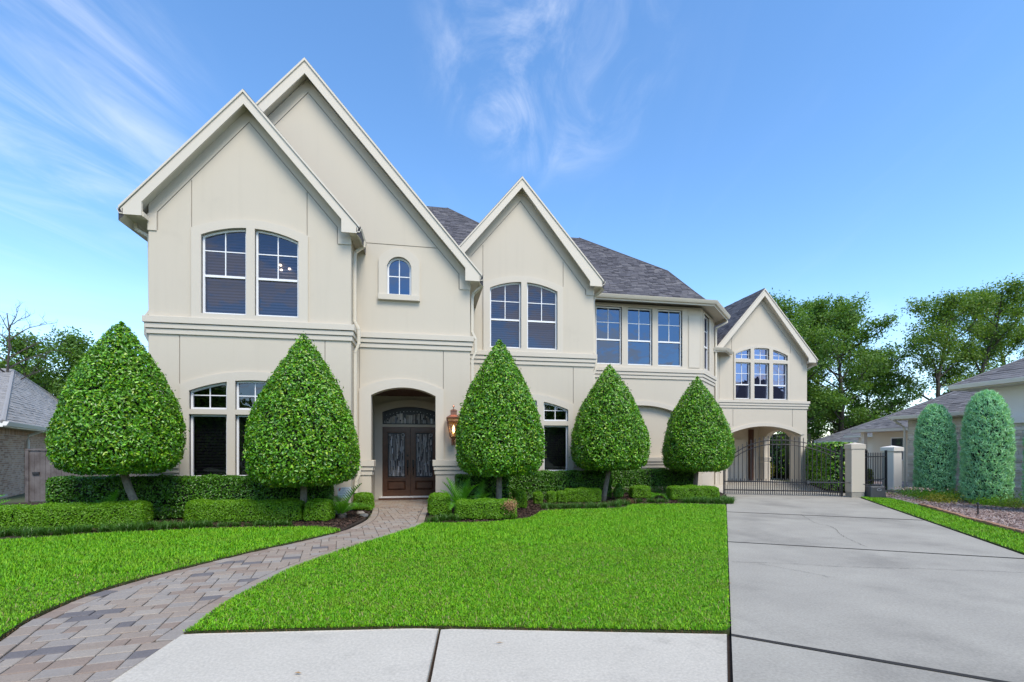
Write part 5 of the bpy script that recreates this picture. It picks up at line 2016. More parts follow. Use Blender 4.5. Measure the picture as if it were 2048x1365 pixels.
sg = empty('yard_sign', (-2.03, 12.62, 0), 'small white alarm sign on a stake by the left downspout', 'sign', rz=R(6))
m = MB()
m.box(-0.008, 0.008, -0.004, 0.004, 0.0, 0.48)
m.build('stake', 'white_paint', sg)
m = MB()
m.prism([(-0.155, 0.40), (0.155, 0.43), (0.165, 0.69), (-0.165, 0.665)], -0.016, -0.006)
panel = m.build('sign_panel', 'sign_white', sg)
m = MB()
m.box(-0.135, -0.115, -0.0185, -0.0165, 0.58, 0.65)
m.box(-0.115, -0.08, -0.0185, -0.0165, 0.632, 0.65)
m.box(-0.115, -0.09, -0.0185, -0.0165, 0.606, 0.62)
m.build('red_letter', 'sign_red', panel)
m = MB()
for k, (a, b) in enumerate(((-0.05, 0.12), (-0.06, 0.11), (-0.10, 0.12), (-0.12, 0.10), (-0.09, 0.11))):
    z = 0.635 - k * 0.042
    x = a
    r = random.Random(k)
    while x < b:
        w = r.uniform(0.012, 0.035)
        m.box(x, min(b, x + w), -0.0185, -0.0165, z, z + 0.014)
        x += w + 0.008
tag(m.build('small_print', 'sign_grey', panel), kind='stuff')

# copper gas lantern on the wall
lan = empty('wall_lantern', (0.77, YE, 1.9), 'copper gas lantern burning on the wall right of the entrance arch', 'lantern')
cyl = (0.0, -0.26)


def frustum(mb, w0, w1, z0, z1, cy=-0.26, mi=0, close=True):
    vs = [(sx * w0, cy + sy * w0, z0) for sx, sy in ((-1, -1), (1, -1), (1, 1), (-1, 1))] + [(sx * w1, cy + sy * w1, z1) for sx, sy in ((-1, -1), (1, -1), (1, 1), (-1, 1))]
    fs = [(0, 1, 5, 4), (1, 2, 6, 5), (2, 3, 7, 6), (3, 0, 4, 7)]
    if close:
        fs += [(0, 3, 2, 1), (4, 5, 6, 7)]
    mb.add(vs, fs, mi)


m = MB()
frustum(m, 0.085, 0.10, 0.06, 0.10)
frustum(m, 0.03, 0.085, 0.02, 0.06)
m.build('base', 'copper', lan)
m = MB()
for sx, sy in ((-1, -1), (1, -1), (1, 1), (-1, 1)):
    m.tube([(sx * 0.095, -0.26 + sy * 0.095, 0.10), (sx * 0.185, -0.26 + sy * 0.185, 0.62)], 0.013, 6)
for sx, sy, tx, ty in ((-1, -1, 1, -1), (1, -1, 1, 1), (1, 1, -1, 1), (-1, 1, -1, -1)):
    for a, b in (((sx, sy), (tx, ty)),):
        for za, zb in ((0.14, 0.52), (0.52, 0.14)):
            wa, wb = 0.095 + 0.09 * (za - 0.1) / 0.52, 0.095 + 0.09 * (zb - 0.1) / 0.52
            m.tube([(a[0] * wa, -0.26 + a[1] * wa, za), (b[0] * wb, -0.26 + b[1] * wb, zb)], 0.006, 5)
        w2 = 0.168
        m.tube([(a[0] * w2, -0.26 + a[1] * w2, 0.53), (b[0] * w2, -0.26 + b[1] * w2, 0.53)], 0.01, 5)
m.build('cage', 'copper', lan)
m = MB()
frustum(m, 0.20, 0.205, 0.61, 0.64)
frustum(m, 0.205, 0.10, 0.641, 0.71)
frustum(m, 0.085, 0.085, 0.711, 0.82)
frustum(m, 0.10, 0.10, 0.821, 0.835)
frustum(m, 0.10, 0.05, 0.836, 0.87)
m.lathe([(0.012, 0.87), (0.012, 0.93), (0.035, 0.955), (0.02, 0.985), (0.0, 1.01)], (0, -0.26, 0), 10)
m.build('roof', 'copper', lan)
for k in range(4):
    m = MB()
    q = Matrix.Rotation(k * math.pi / 2, 3, 'Z')
    vs = [q @ Vector(p) for p in ((-0.088, -0.088, 0.10), (0.088, -0.088, 0.10), (0.178, -0.178, 0.61), (-0.178, -0.178, 0.61))]
    m.add([(v.x, v.y - 0.26, v.z) for v in vs], [(0, 1, 2, 3)])
    m.build('pane', 'glass_lantern', lan)
m = MB()
m.lathe([(0.0, 0.20), (0.035, 0.26), (0.03, 0.33), (0.0, 0.44)], (0, -0.26, 0), 10)
m.build('flame', 'flame', lan, smooth=True)
m = MB()
m.tube([(0, -0.26, 0.02), (0, -0.2, -0.06), (0, -0.02, -0.05)], 0.014, 8)
m.box(-0.05, 0.05, -0.03, -0.002, -0.14, 0.05)
m.build('bracket', 'copper', lan)

# ================================================================== GATE, COLUMNS
GA, GD = Vector((10.787, 15.863, 0)), Vector((0.9103, -0.4139, 0))
GL = 3.80
gate = empty('driveway_gate', GA, 'arched black iron driveway gate with spear pickets', 'gate', rz=math.atan2(GD.y, GD.x))


def gtop(s):
    t = max(0.0, min(1.0, s / GL))
    k = math.sin(math.pi * min(1.0, t * 1.05) ** 0.9)
    return 1.10 + 0.88 * max(0.0, k) ** 0.8 if t < 0.5 else 1.42 + 0.56 * max(0.0, math.sin(math.pi * t)) ** 0.9


pm = {}


def picket_obj(s, z0, z1, parent=gate, r=0.011, tip=True, name='picket'):
    m = MB()
    m.box(-r, r, -r, r, z0, z1)
    if tip:
        m.add([(-r * 1.3, -r * 1.3, z1), (r * 1.3, -r * 1.3, z1), (r * 1.3, r * 1.3, z1), (-r * 1.3, r * 1.3, z1), (0, 0, z1 + 0.05)], [(0, 1, 4), (1, 2, 4), (2, 3, 4), (3, 0, 4)])
    o = m.build(name, 'iron', parent)
    o.location = (s, 0, 0)


ns = 27
for i in range(ns):
    s = 0.06 + i * (GL - 0.12) / (ns - 1)
    picket_obj(s, 0.03, gtop(s) + 0.13)
    if i < ns - 1:
        picket_obj(s + 0.5 * (GL - 0.12) / (ns - 1), 0.03, 0.56)
for dz in (0.0, -0.15):
    m = MB()
    m.tube([(s, 0, gtop(s) + dz) for s in np.linspace(0.0, GL, 40)], 0.017, 6)
    m.build('rail', 'iron', gate)
for z in (0.48, 0.17):
    m = MB()
    m.box(0, GL, -0.018, 0.018, z - 0.02, z + 0.02)
    m.build('rail', 'iron', gate)
for s in (0.0, GL):
    m = MB()
    m.box(s - 0.028, s + 0.028, -0.028, 0.028, 0.02, gtop(s) + (0.05 if s == 0 else 0.33))
    m.build('post', 'iron', gate)
m = MB()
m.box(2.72, GL + 0.05, -0.06, -0.03, 0.475, 0.515)
m.box(2.70, 2.78, -0.07, -0.02, 0.44, 0.55)
m.build('operator_bar', 'plastic_grey', gate)
gz = math.atan2(GD.y, GD.x)


def column(name, p, w, h, rz, label, mat, base, cap):
    root = empty(name, (p[0], p[1], 0), label, 'column', rz=rz)
    m = MB()
    m.box(-w / 2, w / 2, -w / 2, w / 2, 0.18 if base else -0.05, h)
    m.build('shaft', mat, root, bevel=0.01)
    if base:
        m = MB()
        m.box(-w / 2 + 0.012, w / 2 - 0.012, -w / 2 + 0.012, w / 2 - 0.012, -0.05, 0.178)
        m.build('base', 'concrete', root)
    m = MB()
    e = cap
    m.box(-w / 2 - e, w / 2 + e, -w / 2 - e, w / 2 + e, h + 0.001, h + 0.16)
    m.add([(-w / 2 - e, -w / 2 - e, h + 0.161), (w / 2 + e, -w / 2 - e, h + 0.161), (w / 2 + e, w / 2 + e, h + 0.161), (-w / 2 - e, w / 2 + e, h + 0.161), (0, 0, h + 0.23)], [(0, 1, 4), (1, 2, 4), (2, 3, 4), (3, 0, 4)])
    m.build('cap', mat, root, bevel=0.008)
    return root


column('gate_column', (14.58, 14.1), 0.42, 1.66, gz + R(6), 'square cream stucco column holding the driveway gate', 'stucco', True, 0.02)
column('gate_column', (18.45, 16.15), 0.44, 1.58, gz + R(30), 'white painted square column left of the first blue juniper', 'white_paint', False, 0.05)
# gate motor box
mb_ = empty('gate_operator', (14.98, 13.72, 0), 'dark grey plastic gate motor box on the grass edge', 'gate motor', rz=gz + R(10))
m = MB()
m.add([(-0.27, -0.2, 0), (0.27, -0.2, 0), (0.27, 0.2, 0), (-0.27, 0.2, 0), (-0.235, -0.165, 0.42), (0.235, -0.165, 0.42), (0.235, 0.165, 0.42), (-0.235, 0.165, 0.42), ], [(0, 1, 5, 4), (1, 2, 6, 5), (2, 3, 7, 6), (3, 0, 4, 7), (4, 5, 6, 7), (0, 3, 2, 1)])
m.build('cover', 'plastic_grey', mb_, bevel=0.05)
m = MB()
m.tube([(0.02 + 0.07 * math.cos(a), -0.185 + 0.0 * a, 0.29 + 0.035 * math.sin(a)) for a in np.linspace(0, 2 * math.pi, 18)], 0.006, 5)
m.build('emblem', 'sign_grey', mb_)
m = MB()
m.box(-0.16, 0.14, -0.1, 0.1, 0.421, 0.46)
m.build('lid', 'plastic_black', mb_, bevel=0.01)
m = MB()
m.tube([(-0.1, 0.0, 0.44), (-0.75, 0.15, 0.50), (-1.0, 0.18, 0.50)], 0.012, 6)
m.build('arm', 'plastic_black', mb_)
# pedestrian gate: a panel seen edge-on and a leaf between the columns
pg = empty('pedestrian_gate', (15.95, 14.95, 0), 'small black iron pedestrian gate between the cream and white columns', 'gate', rz=math.atan2(0.95, 2.0))
PGL = 2.05
for i in range(12):
    picket_obj(0.06 + i * (PGL - 0.12) / 11, 0.03, 1.5, pg, 0.010)
for z in (1.38, 0.5, 0.15):
    m = MB()
    m.box(0, PGL, -0.016, 0.016, z - 0.016, z + 0.016)
    m.build('rail', 'iron', pg)
for s in (0.0, PGL):
    m = MB()
    m.box(s - 0.035, s + 0.035, -0.035, 0.035, -0.02, 1.62)
    m.build('post', 'iron', pg)
fp = empty('iron_fence_panel', (15.02, 14.35, 0), 'black iron fence panel seen edge-on right of the cream column', 'fence', rz=math.atan2(0.60, 0.93))
for i in range(6):
    picket_obj(0.08 + i * 0.19, 0.03, 1.62, fp, 0.010)
for z in (1.5, 1.36, 0.45, 0.15):
    m = MB()
    m.box(0, 1.1, -0.016, 0.016, z - 0.016, z + 0.016)
    m.build('rail', 'iron', fp)
# dense shrub row behind the gate
hedge('screen_hedge', 17.15, 17.95, 6.0, 0.9, 1.9, math.atan2(0.826, 0.563), 'tall glossy hedge behind the right end of the driveway gate', 'hedge', None, 0.12, 0.06, 2.0, 'leaf_topiary', fuzz=0.09)
hedge('garden_shrub', 20.6, 24.2, 1.6, 1.6, 2.6, 0, 'leafy garden shrub seen through the carport arch', 'shrub', None, 0.14, 0.07, 1.6, 'leaf_topiary', fuzz=0.15)
hedge('garden_shrub', 19.2, 24.6, 1.0, 1.0, 0.9, 0.3, 'yellow green low shrub behind the carport arch', 'shrub', None, 0.12, 0.05, 1.6, 'leaf_yellow', fuzz=0.12)
hedge('golden_shrub', 19.6, 18.6, 0.8, 0.7, 0.75, 0.4, 'golden leaved shrub behind the pedestrian gate', 'shrub', None, 0.09, 0.045, 1.8, 'leaf_yellow', fuzz=0.1)


# ================================================================== RIGHT BED
def juniper(x, y, rad, h, label, n=19000):
    root = empty('juniper', (x, y, 0), label, 'tree', 'blue green column junipers')
    prof = [(0.05, 0.10), (0.72, 0.08), (0.92, 0.18), (1.0, 0.42), (1.0, 0.55 * h), (0.93, 0.72 * h), (0.78, 0.85 * h), (0.55, 0.94 * h), (0.28, 0.985 * h), (0.02, h)]
    prof = [(r * rad, z) for r, z in prof]
    P, Nn = sample_lathe(prof, (0, 0, 0), n)
    lump = 0.05 * np.sin(P[:, 2] * 17 + 5 * np.arctan2(P[:, 1], P[:, 0])) + 0.04 * np.sin(P[:, 2] * 9 - 9 * np.arctan2(P[:, 1], P[:, 0]))
    P = P - Nn * (np.abs(rng.normal(0, 0.075, (n, 1))) + np.clip(lump, 0, 1)[:, None] * 0.7)
    V, F = leaves(P, Nn, 0.11, 0.024, 0.9, 0.2, 0.4, norm(Nn + np.array([[0, 0, 0.9]])), 0.75)
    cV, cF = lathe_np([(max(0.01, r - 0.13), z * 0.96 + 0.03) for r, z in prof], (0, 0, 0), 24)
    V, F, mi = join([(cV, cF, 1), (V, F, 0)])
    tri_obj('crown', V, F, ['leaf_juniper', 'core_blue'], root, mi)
    m = MB()
    m.tube([(0, 0, -0.02), (0, 0, 0.4)], 0.05, 8)
    m.build('trunk', 'bark_dark', root)


juniper(17.92, 14.1, 0.58, 3.3, 'shorter blue green column juniper beside the white column')
juniper(16.42, 11.45, 0.585, 3.42, 'tall round-topped blue green juniper in the chip bed')
juniper(15.55, 9.3, 0.60, 3.3, 'blue green juniper cut off by the right edge')


def ground_plant(x, y, w, h, label, mat, L=0.06, cat='plant', n=900, flowers=0):
    P = rng.normal(0, 1, (n, 3)) * np.array([w * 0.4, w * 0.4, h * 0.4])
    P[:, 2] = np.abs(P[:, 2]) + 0.02
    P = P[P[:, 2] < h * 1.1]
    V, F = leaves(P, norm(P + np.array([[0, 0, 0.4]])), L, L * 0.45, 0.7)
    if flowers:
        Pf = rng.normal(0, 1, (flowers, 3)) * np.array([w * 0.4, w * 0.4, 0.02])
        Pf[:, 2] += h * 0.85
        V2, F2 = leaves(Pf, np.tile(np.array([[0, 0, 1.0]]), (flowers, 1)), 0.05, 0.045, 0.6)
    o = tri_obj('ground_plant', V, F, mat)
    if flowers:
        tag(tri_obj('blossoms', V2, F2, 'petal', o), kind='stuff')
    o.location = (x, y, 0.03)
    tag(o, label, cat, 'small plants under the junipers')


ground_plant(16.75, 13.85, 0.75, 0.3, 'low plant with pale flowers at the foot of the white column', 'leaf_hedge', flowers=120)
ground_plant(17.1, 13.3, 0.9, 0.22, 'dark green mat plant left of the shorter juniper', 'leaf_hedge', n=1400)
ground_plant(16.3, 12.75, 0.8, 0.24, 'bright green ground cover between the two junipers', 'leaf_box', n=1300)
ground_plant(17.2, 12.3, 0.7, 0.5, 'leafy reddish plant behind the gap between the junipers', 'leaf_tree_gold', n=700)
ground_plant(15.45, 12.0, 0.55, 0.26, 'yellow green ground cover left of the tall juniper', 'leaf_yellow', n=800)
ground_plant(16.1, 10.55, 0.6, 0.35, 'twiggy olive bush right of the tall juniper', 'leaf_tree_gold', n=900)
ground_plant(17.2, 10.4, 0.8, 0.6, 'plant with pink flowers behind the olive bush', 'leaf_box', n=1500, flowers=90)
ground_plant(15.9, 11.0, 0.5, 0.25, 'green ground cover in front of the tall juniper trunk', 'leaf_box', n=700)
ground_plant(18.1, 13.0, 0.8, 0.4, 'leafy plant behind the shorter juniper', 'leaf_yellow', n=700)
m = MB()
m.tube([(0, 0, 0), (0, 0, 0.26)], 0.016, 8)
m.lathe([(0.0, 0.26), (0.03, 0.27), (0.025, 0.31), (0.0, 0.33)], (0, 0, 0), 10)
o = m.build('path_light', 'iron')
o.location = (13.15, 9.35, 0.03)
tag(o, 'short black garden light standing in the wood chips', 'light')
# brick edging, brick by brick
edge_line = resample([(14.05, 11.45), (12.3, 8.98), (11.2, 7.2), (9.2, 4.0)], 0.235)
bme = None
edging = empty('brick_edging', (12.3, 8.98, 0), 'row of reddish bricks on edge between grass strip and chip bed', 'edging')
for i in range(len(edge_line) - 1):
    a, b = Vector(edge_line[i]), Vector(edge_line[i + 1])
    if bme is None:
        m = MB()
        m.box(-0.11, 0.11, -0.05, 0.05, -0.04, 0.085)
        o = m.build('brick', 'brick_edge', edging, bevel=0.008)
        bme = o.data
    else:
        o = bpy.data.objects.new('brick', bme)
        link(o, edging)
        bv = o.modifiers.new('bevel', 'BEVEL')
        bv.width, bv.segments, bv.limit_method = 0.008, 2, 'ANGLE'
    c_ = (a + b) / 2
    o.location = (c_.x - 12.3, c_.y - 8.98, random.uniform(-0.008, 0.008))
    o.rotation_euler = (R(random.uniform(-3, 3)), R(random.uniform(-2, 2)), math.atan2((b - a).y, (b - a).x) + R(random.uniform(-3, 3)))
# curved flush stone edging beyond the bricks
m = MB()
m.sweep([(14.12, 11.55, 0.0), (14.8, 12.6, 0.0), (15.25, 13.2, 0.0), (15.2, 13.6, 0.0)], [(-0.07, -0.04), (0.07, -0.04), (0.07, 0.05), (-0.07, 0.05)])
tag(m.build('kerb', 'rock'), kind='structure')

# ================================================================== NEIGHBOUR ON THE RIGHT
nb = empty('neighbour_house', (20.3, 17.0, 0), 'low neighbouring house with white ledgestone walls and grey hip roofs', 'house')
NOFF = Matrix.Translation((-20.3, -17.0, 0))


def npart(mb, name, mats, parent=None, **kw):
    o = mb.build(name, mats, None, **kw)
    o.parent = parent or nb
    if parent is None:
        o.matrix_parent_inverse = NOFF
    return o


def hip_roof(x0, x1, y0, y1, ze, pitch, name='roof', mat='shingle_grey', visible=('w', 's'), make=npart, under='fascia'):
    """hip roof over a rectangle given by its eave line"""
    w, l = x1 - x0, y1 - y0
    hh = min(w, l) / 2 * pitch
    if w < l:
        ra, rb = ((x0 + x1) / 2, y0 + w / 2, ze + hh), ((x0 + x1) / 2, y1 - w / 2, ze + hh)
    else:
        ra, rb = (x0 + l / 2, (y0 + y1) / 2, ze + hh), (x1 - l / 2, (y0 + y1) / 2, ze + hh)
    m = MB()
    A, B, C_, D = (x0, y0, ze), (x1, y0, ze), (x1, y1, ze), (x0, y1, ze)
    if w < l:
        faces = {'s': [A, B, ra], 'e': [B, C_, rb, ra], 'n': [C_, D, rb], 'w': [D, A, ra, rb]}
    else:
        faces = {'s': [A, B, rb, ra], 'e': [B, C_, rb], 'n': [C_, D, ra, rb], 'w': [D, A, ra]}
    for f in faces.values():
        m.add(f, [tuple(range(len(f)))], 0)
    m.add([(x0 + 0.03, y0 + 0.03, ze - 0.14), (x1 - 0.03, y0 + 0.03, ze - 0.14), (x1 - 0.03, y1 - 0.03, ze - 0.14), (x0 + 0.03, y1 - 0.03, ze - 0.14)], [(3, 2, 1, 0)], 1)
    m.box(x0 + 0.005, x1 - 0.005, y0 + 0.005, y1 - 0.005, ze - 0.15, ze - 0.002, 1)
    rf = make(m, name, ['roofdark', under])
    for k in visible:
        f = [Vector(p) for p in faces[k]]
        U = (f[1] - f[0]).normalized()
        Nn = U.cross(f[2] - f[0]).normalized()
        Vv = Nn.cross(U)
        if Vv.z < 0:
            Vv = -Vv
        o = shingles(f[0], U, Vv, [((p - f[0]).dot(U), (p - f[0]).dot(Vv)) for p in f], rf, mat, 0.34, 0.15)
    m = MB()
    for a, b in ((A, ra), (B, ra if w < l else rb), (C_, rb), (D, rb if w < l else ra), (ra, rb)):
        m.tube([a, b], 0.05, 6)
    o = make(m, 'ridge_cap', mat, rf)
    return rf


def stone_wall(x, y0, y1, z0, z1, parent):
    """courses of split stone on a wall facing -x"""
    r = random.Random(3)
    z = z0
    while z < z1 - 0.02:
        h = r.choice([0.07, 0.10, 0.13])
        y = y0
        while y < y1 - 0.05:
            l = r.uniform(0.25, 0.6)
            m = MB()
            d = r.uniform(0.02, 0.06)
            m.box(x - d, x + 0.01, y + 0.006, min(y1, y + l) - 0.006, z + 0.006, min(z1, z + h) - 0.006)
            m.build('stone', r.choice(STONES), parent)
            y += l
        z += h


# low block with the stone wall facing the driveway
m = MB()
m.box(20.3, 30, 12.5, 17.05, -0.05, 2.95)
wl = npart(m, 'wall', 'mortar')
stone_wall(20.3 - 0.002, 14.0, 17.05, 0.0, 2.85, wl)
hip_roof(19.75, 31, 11.9, 17.35, 3.06, 0.62)
# taller front block
m = MB()
m.box(18.9, 28, 4.5, 13.2, -0.05, 3.8)
wl = npart(m, 'wall', 'white_paint')
stone_wall(18.9 - 0.002, 8.3, 13.2, 0.0, 2.45, wl)
hip_roof(18.2, 29, 3.8, 13.8, 3.86, 0.60)
m = MB()
m.box(18.75, 18.9, 6.0, 13.25, 2.5, 2.72)
npart(m, 'door_header', 'white_paint')
m = MB()
m.sweep([(18.2, 13.8, 3.88), (18.2, 4.0, 3.88)], [(0.0, -0.13), (0.075, -0.13), (0.125, -0.03), (0.135, 0.0), (0.0, 0.0)])
npart(m, 'gutter', 'white_paint')
m = MB()
m.sweep([(19.75, 17.35, 3.07), (19.75, 12.0, 3.07)], [(0.0, -0.13), (0.075, -0.13), (0.125, -0.03), (0.135, 0.0), (0.0, 0.0)])
npart(m, 'gutter', 'white_paint')
m = MB()
m.tube([(19.68, 17.2, 2.95), (19.9, 17.18, 2.8), (20.2, 17.13, 2.6), (20.22, 17.12, 0.0)], 0.045, 8)
npart(m, 'downspout', 'gutter')
# rear parts: porch block and the long back wing
m = MB()
m.box(24.2, 33, 16.9, 22.3, -0.05, 2.7)
npart(m, 'wall', 'cream')
hip_roof(23.3, 34, 16.5, 22.8, 2.76, 0.60)
for py in (17.9, 22.2):
    m = MB()
    m.box(23.55, 23.75, py, py + 0.2, 0, 2.62)
    npart(m, 'porch_post', 'cream')
m = MB()
m.box(27.6, 36, 22.0, 26.4, -0.05, 2.5)
npart(m, 'wall', 'cream')
hip_roof(27.0, 37, 21.8, 27.0, 2.6, 0.55)
m = MB()
m.box(29.1, 39, 26.0, 30.4, -0.05, 2.2)
npart(m, 'wall', 'cream')
hip_roof(28.5, 40, 24.5, 31.0, 2.32, 0.55)
for y0_, y1_, z0_, z1_ in ((18.6, 19.8, 0.9, 2.25), (20.5, 21.2, 1.1, 2.3)):
    m = MB()
    m.box(24.14, 24.2, y0_, y1_, z0_, z1_)
    w_ = npart(m, 'window', 'vinyl')
    m = MB()
    m.add([(24.135, y0_ + 0.05, z0_ + 0.05), (24.135, y1_ - 0.05, z0_ + 0.05), (24.135, y1_ - 0.05, z1_ - 0.05), (24.135, y0_ + 0.05, z1_ - 0.05)], [(0, 1, 2, 3)])
    o = m.build('pane', 'glass_low', None)
    o.parent = w_
m = MB()
m.slab([(19.0, 17.4), (24.2, 17.0), (30, 24), (29, 31), (20.5, 24), (18.6, 19.5)], -0.055, 0.02)
tag(m.build('garden_bed', 'chips'), kind='structure')

# ================================================================== NEIGHBOUR ON THE LEFT
AZ = math.atan2(5.4, -2.3)             # direction its side wall runs
lb = empty('brick_house', (-13.6, 18.1, 0), 'pale brown brick house with light grey hip roof at the left edge', 'house', rz=AZ - math.pi / 2)


def lpart(mb, name, mats, parent=None, **kw):
    return mb.build(name, mats, parent or lb, **kw)


# local frame: +y runs along the side wall away from the viewer, +x faces our house
m = MB()
m.box(-12.6, -0.30, 0.0, 24.0, -0.05, 2.45)
wl = lpart(m, 'wall', 'mortar')
meshes = []
for k in range(4):
    mm = MB()
    mm.box(-0.008, 0.012, 0.0, 0.205, 0.0, 0.062)
    o = mm.build('brick', BRICKS[k], wl)
    meshes.append(o.data)
    bpy.data.objects.remove(o)
mm = MB()
mm.box(-0.008, 0.016, 0.0, 0.062, 0.0, 0.205)
o = mm.build('brick', BRICKS[0], wl)
sold = o.data
bpy.data.objects.remove(o)
nb_count = 0
for j in range(29):
    for i in range(10):
        if nb_count > 285:
            break
        o = bpy.data.objects.new('brick', random.choice(meshes))
        link(o, wl)
        o.location = (-0.30, 0.02 + i * 0.217 + (0.108 if j % 2 else 0), 2.10 - j * 0.075)
        nb_count += 1
allb = MB()
for j in range(31):
    for i in range(40):
        y = 0.02 + i * 0.217 + (0.108 if j % 2 else 0)
        if i < 10 and j < 29 or y > 8.7:
            continue
        allb.box(-0.308, -0.288, y, y + 0.205, 2.10 - j * 0.075, 2.162 - j * 0.075)
for i in range(110):
    allb.box(-0.308, -0.284, 0.02 + i * 0.076, 0.082 + i * 0.076, 2.18, 2.385)
tag(lpart(allb, 'brick', 'brick', wl), kind='stuff')
EZ = 2.52
A_, B_, K_, L_, D_ = Vector((0.25, -0.6, EZ)), Vector((0.25, 24.5, EZ)), Vector((-2.55, 12.5, 5.72)), Vector((-13.0, 12.5, 5.72)), Vector((-13.0, -0.6, EZ))
m = MB()
m.add([A_, B_, K_, L_, D_, Vector((-13.0, 24.5, EZ))], [(0, 1, 2), (0, 2, 3, 4), (1, 5, 3, 2)], 0)
m.slab([(-13, -0.6), (0.245, -0.595), (0.245, 24.5), (-13, 24.5)], EZ - 0.16, EZ - 0.003, 1)
hr_l = lpart(m, 'roof', ['roofdark', 'white_paint'])
for f in ([A_, B_, K_], [D_, A_, K_, L_]):
    U = (f[1] - f[0]).normalized()
    Nn = U.cross(f[2] - f[0]).normalized()
    Vv = Nn.cross(U)
    if Vv.z < 0:
        Vv = -Vv
    shingles(f[0], U, Vv, [((p - f[0]).dot(U), (p - f[0]).dot(Vv)) for p in f], hr_l, 'shingle_light', 0.34, 0.16)
m = MB()
m.tube([A_, K_, B_], 0.07, 6)
m.tube([K_, L_], 0.07, 6)
m.build('ridge_cap', 'shingle_light', hr_l)
m = MB()
m.sweep([(0.25, -0.6, 2.53), (0.25, 24.4, 2.53)], [(0.0, -0.13), (0.075, -0.13), (0.125, -0.03), (0.135, 0.0), (0.0, 0.0)])
lpart(m, 'gutter', 'white_paint')
m = MB()
m.tube([(0.3, 4.4, 2.5), (0.2, 4.4, 2.4), (-0.2, 4.2, 2.2), (-0.22, 4.2, 2.0), (-0.22, 4.2, 0)], 0.05, 8)
lpart(m, 'downspout', 'white_paint')
# board fence between the houses
fe = empty('wooden_fence', (-12.1, 17.2, 0), 'weathered grey board fence between brick house and stucco house', 'fence')
for i in range(38):
    m = MB()
    m.box(0.002, 0.140, -0.01, 0.012, 0.03, 1.60)
    o = m.build('plank', 'fence_wood', fe)
    o.location = (i * 0.145, random.uniform(-0.004, 0.004), random.uniform(-0.01, 0.01))
m = MB()
m.box(-0.08, 5.55, -0.05, 0.05, 1.615, 1.665)
m.build('cap_rail', 'fence_wood', fe)
m = MB()
m.box(-0.09, 0.0, -0.045, 0.045, -0.05, 1.61)
m.build('post', 'fence_wood', fe)
m = MB()
m.box(0.10, 0.28, -0.05, -0.015, 0.86, 0.94)
m.build('latch', 'iron', fe)


# ================================================================== TREES BEHIND
def limb_pts(p, d, ln, k, r, wob=0.14):
    pts = [Vector(p)]
    d = Vector(d).normalized()
    for i in range(k):
        d = (d + Vector((r.gauss(0, wob), r.gauss(0, wob), r.gauss(0.05, wob * 0.7)))).normalized()
        pts.append(pts[-1] + d * ln / k)
    return pts, d


def tree(x, y, h, rad, label, mat, seed, leaf=0.20, per=130, bare=False, trunk_r=0.16, low=0.3, clump=0.75, limbs=16, droop=0.0):
    """leader with limbs whose reach follows a rounded crown outline; leaf clumps along the outer part of each limb"""
    r = random.Random(seed)
    root = empty('tree', (x, y, 0), label, 'tree', 'trees beyond the houses')
    wood = MB()
    tips = []
    lead, _ = limb_pts((0, 0, -0.1), (r.uniform(-0.12, 0.12), r.uniform(-0.1, 0.1), 1), h * 0.92, 9, r, 0.09)
    wood.tube(lead, [trunk_r * (1 - 0.85 * i / 9) for i in range(10)], 8, 0, False)
    tips += [lead[-1], lead[-1] + Vector((0.3, 0, -0.5)), lead[-1] + Vector((-0.3, 0, -0.6))]
    for i in range(limbs):
        t = low + (0.96 - low) * (i + r.uniform(0, 0.8)) / limbs
        q = lead[0].lerp(lead[-1], 0)
        f = t * 9
        k = min(8, int(f))
        q = lead[k].lerp(lead[k + 1], f - k)
        u = (t - low) / (1 - low)
        reach = rad * max(0.25, math.sin(math.pi * min(0.97, 0.22 + 0.75 * u)) ** 0.7) * r.uniform(0.7, 1.15)
        a = i * 2.4 + r.uniform(-0.5, 0.5)
        d = Vector((math.cos(a), math.sin(a), 0.35 + 0.7 * u - droop))
        pts, de = limb_pts(q, d, reach, 5, r, 0.16)
        lr = trunk_r * (0.42 - 0.25 * u)
        wood.tube(pts, [lr * (1 - 0.7 * j / 5) for j in range(6)], 6, 0, False)
        for j in (2, 3, 4, 5):
            if j > 2:
                tips.append(pts[j])
            for s_ in range(2):
                sd = (de + Vector((r.gauss(0, 0.9), r.gauss(0, 0.9), r.gauss(0.25, 0.5)))).normalized()
                p2, d2 = limb_pts(pts[j], sd, reach * r.uniform(0.22, 0.42), 3, r, 0.25)
                wood.tube(p2, [lr * 0.35, lr * 0.25, lr * 0.18, lr * 0.08], 4, 0, False)
                tips.append(p2[-1])
                tips.append(p2[-2])
                if bare:
                    for _ in range(3):
                        p3, _d = limb_pts(p2[r.choice([1, 2, 3])], d2 + Vector((r.gauss(0, 0.8), r.gauss(0, 0.8), r.gauss(0.2, 0.5))), reach * r.uniform(0.12, 0.25), 3, r, 0.3)
                        wood.tube(p3, [lr * 0.16, lr * 0.12, lr * 0.09, lr * 0.04], 4, 0, False)
    wood.build('trunk', 'bark_dark', root)
    if not bare:
        T = np.array([[t.x, t.y, t.z] for t in tips])
        w = rng.uniform(0.25, 1.6, len(T))
        cnt = np.maximum(4, (per * w)).astype(int)
        c = np.repeat(T, cnt, 0)
        cs = (np.sqrt(w) * clump).repeat(cnt)[:, None]
        n = len(c)
        P = c + rng.normal(0, 1, (n, 3)) * np.array([0.42, 0.42, 0.26]) * cs
        V, F = leaves(P, np.tile(np.array([[0, 0, 0.7]]), (n, 1)), leaf, leaf * 0.55, 0.95, 0.2, 0.4)
        tri_obj('crown', V, F, mat, root)
    return root


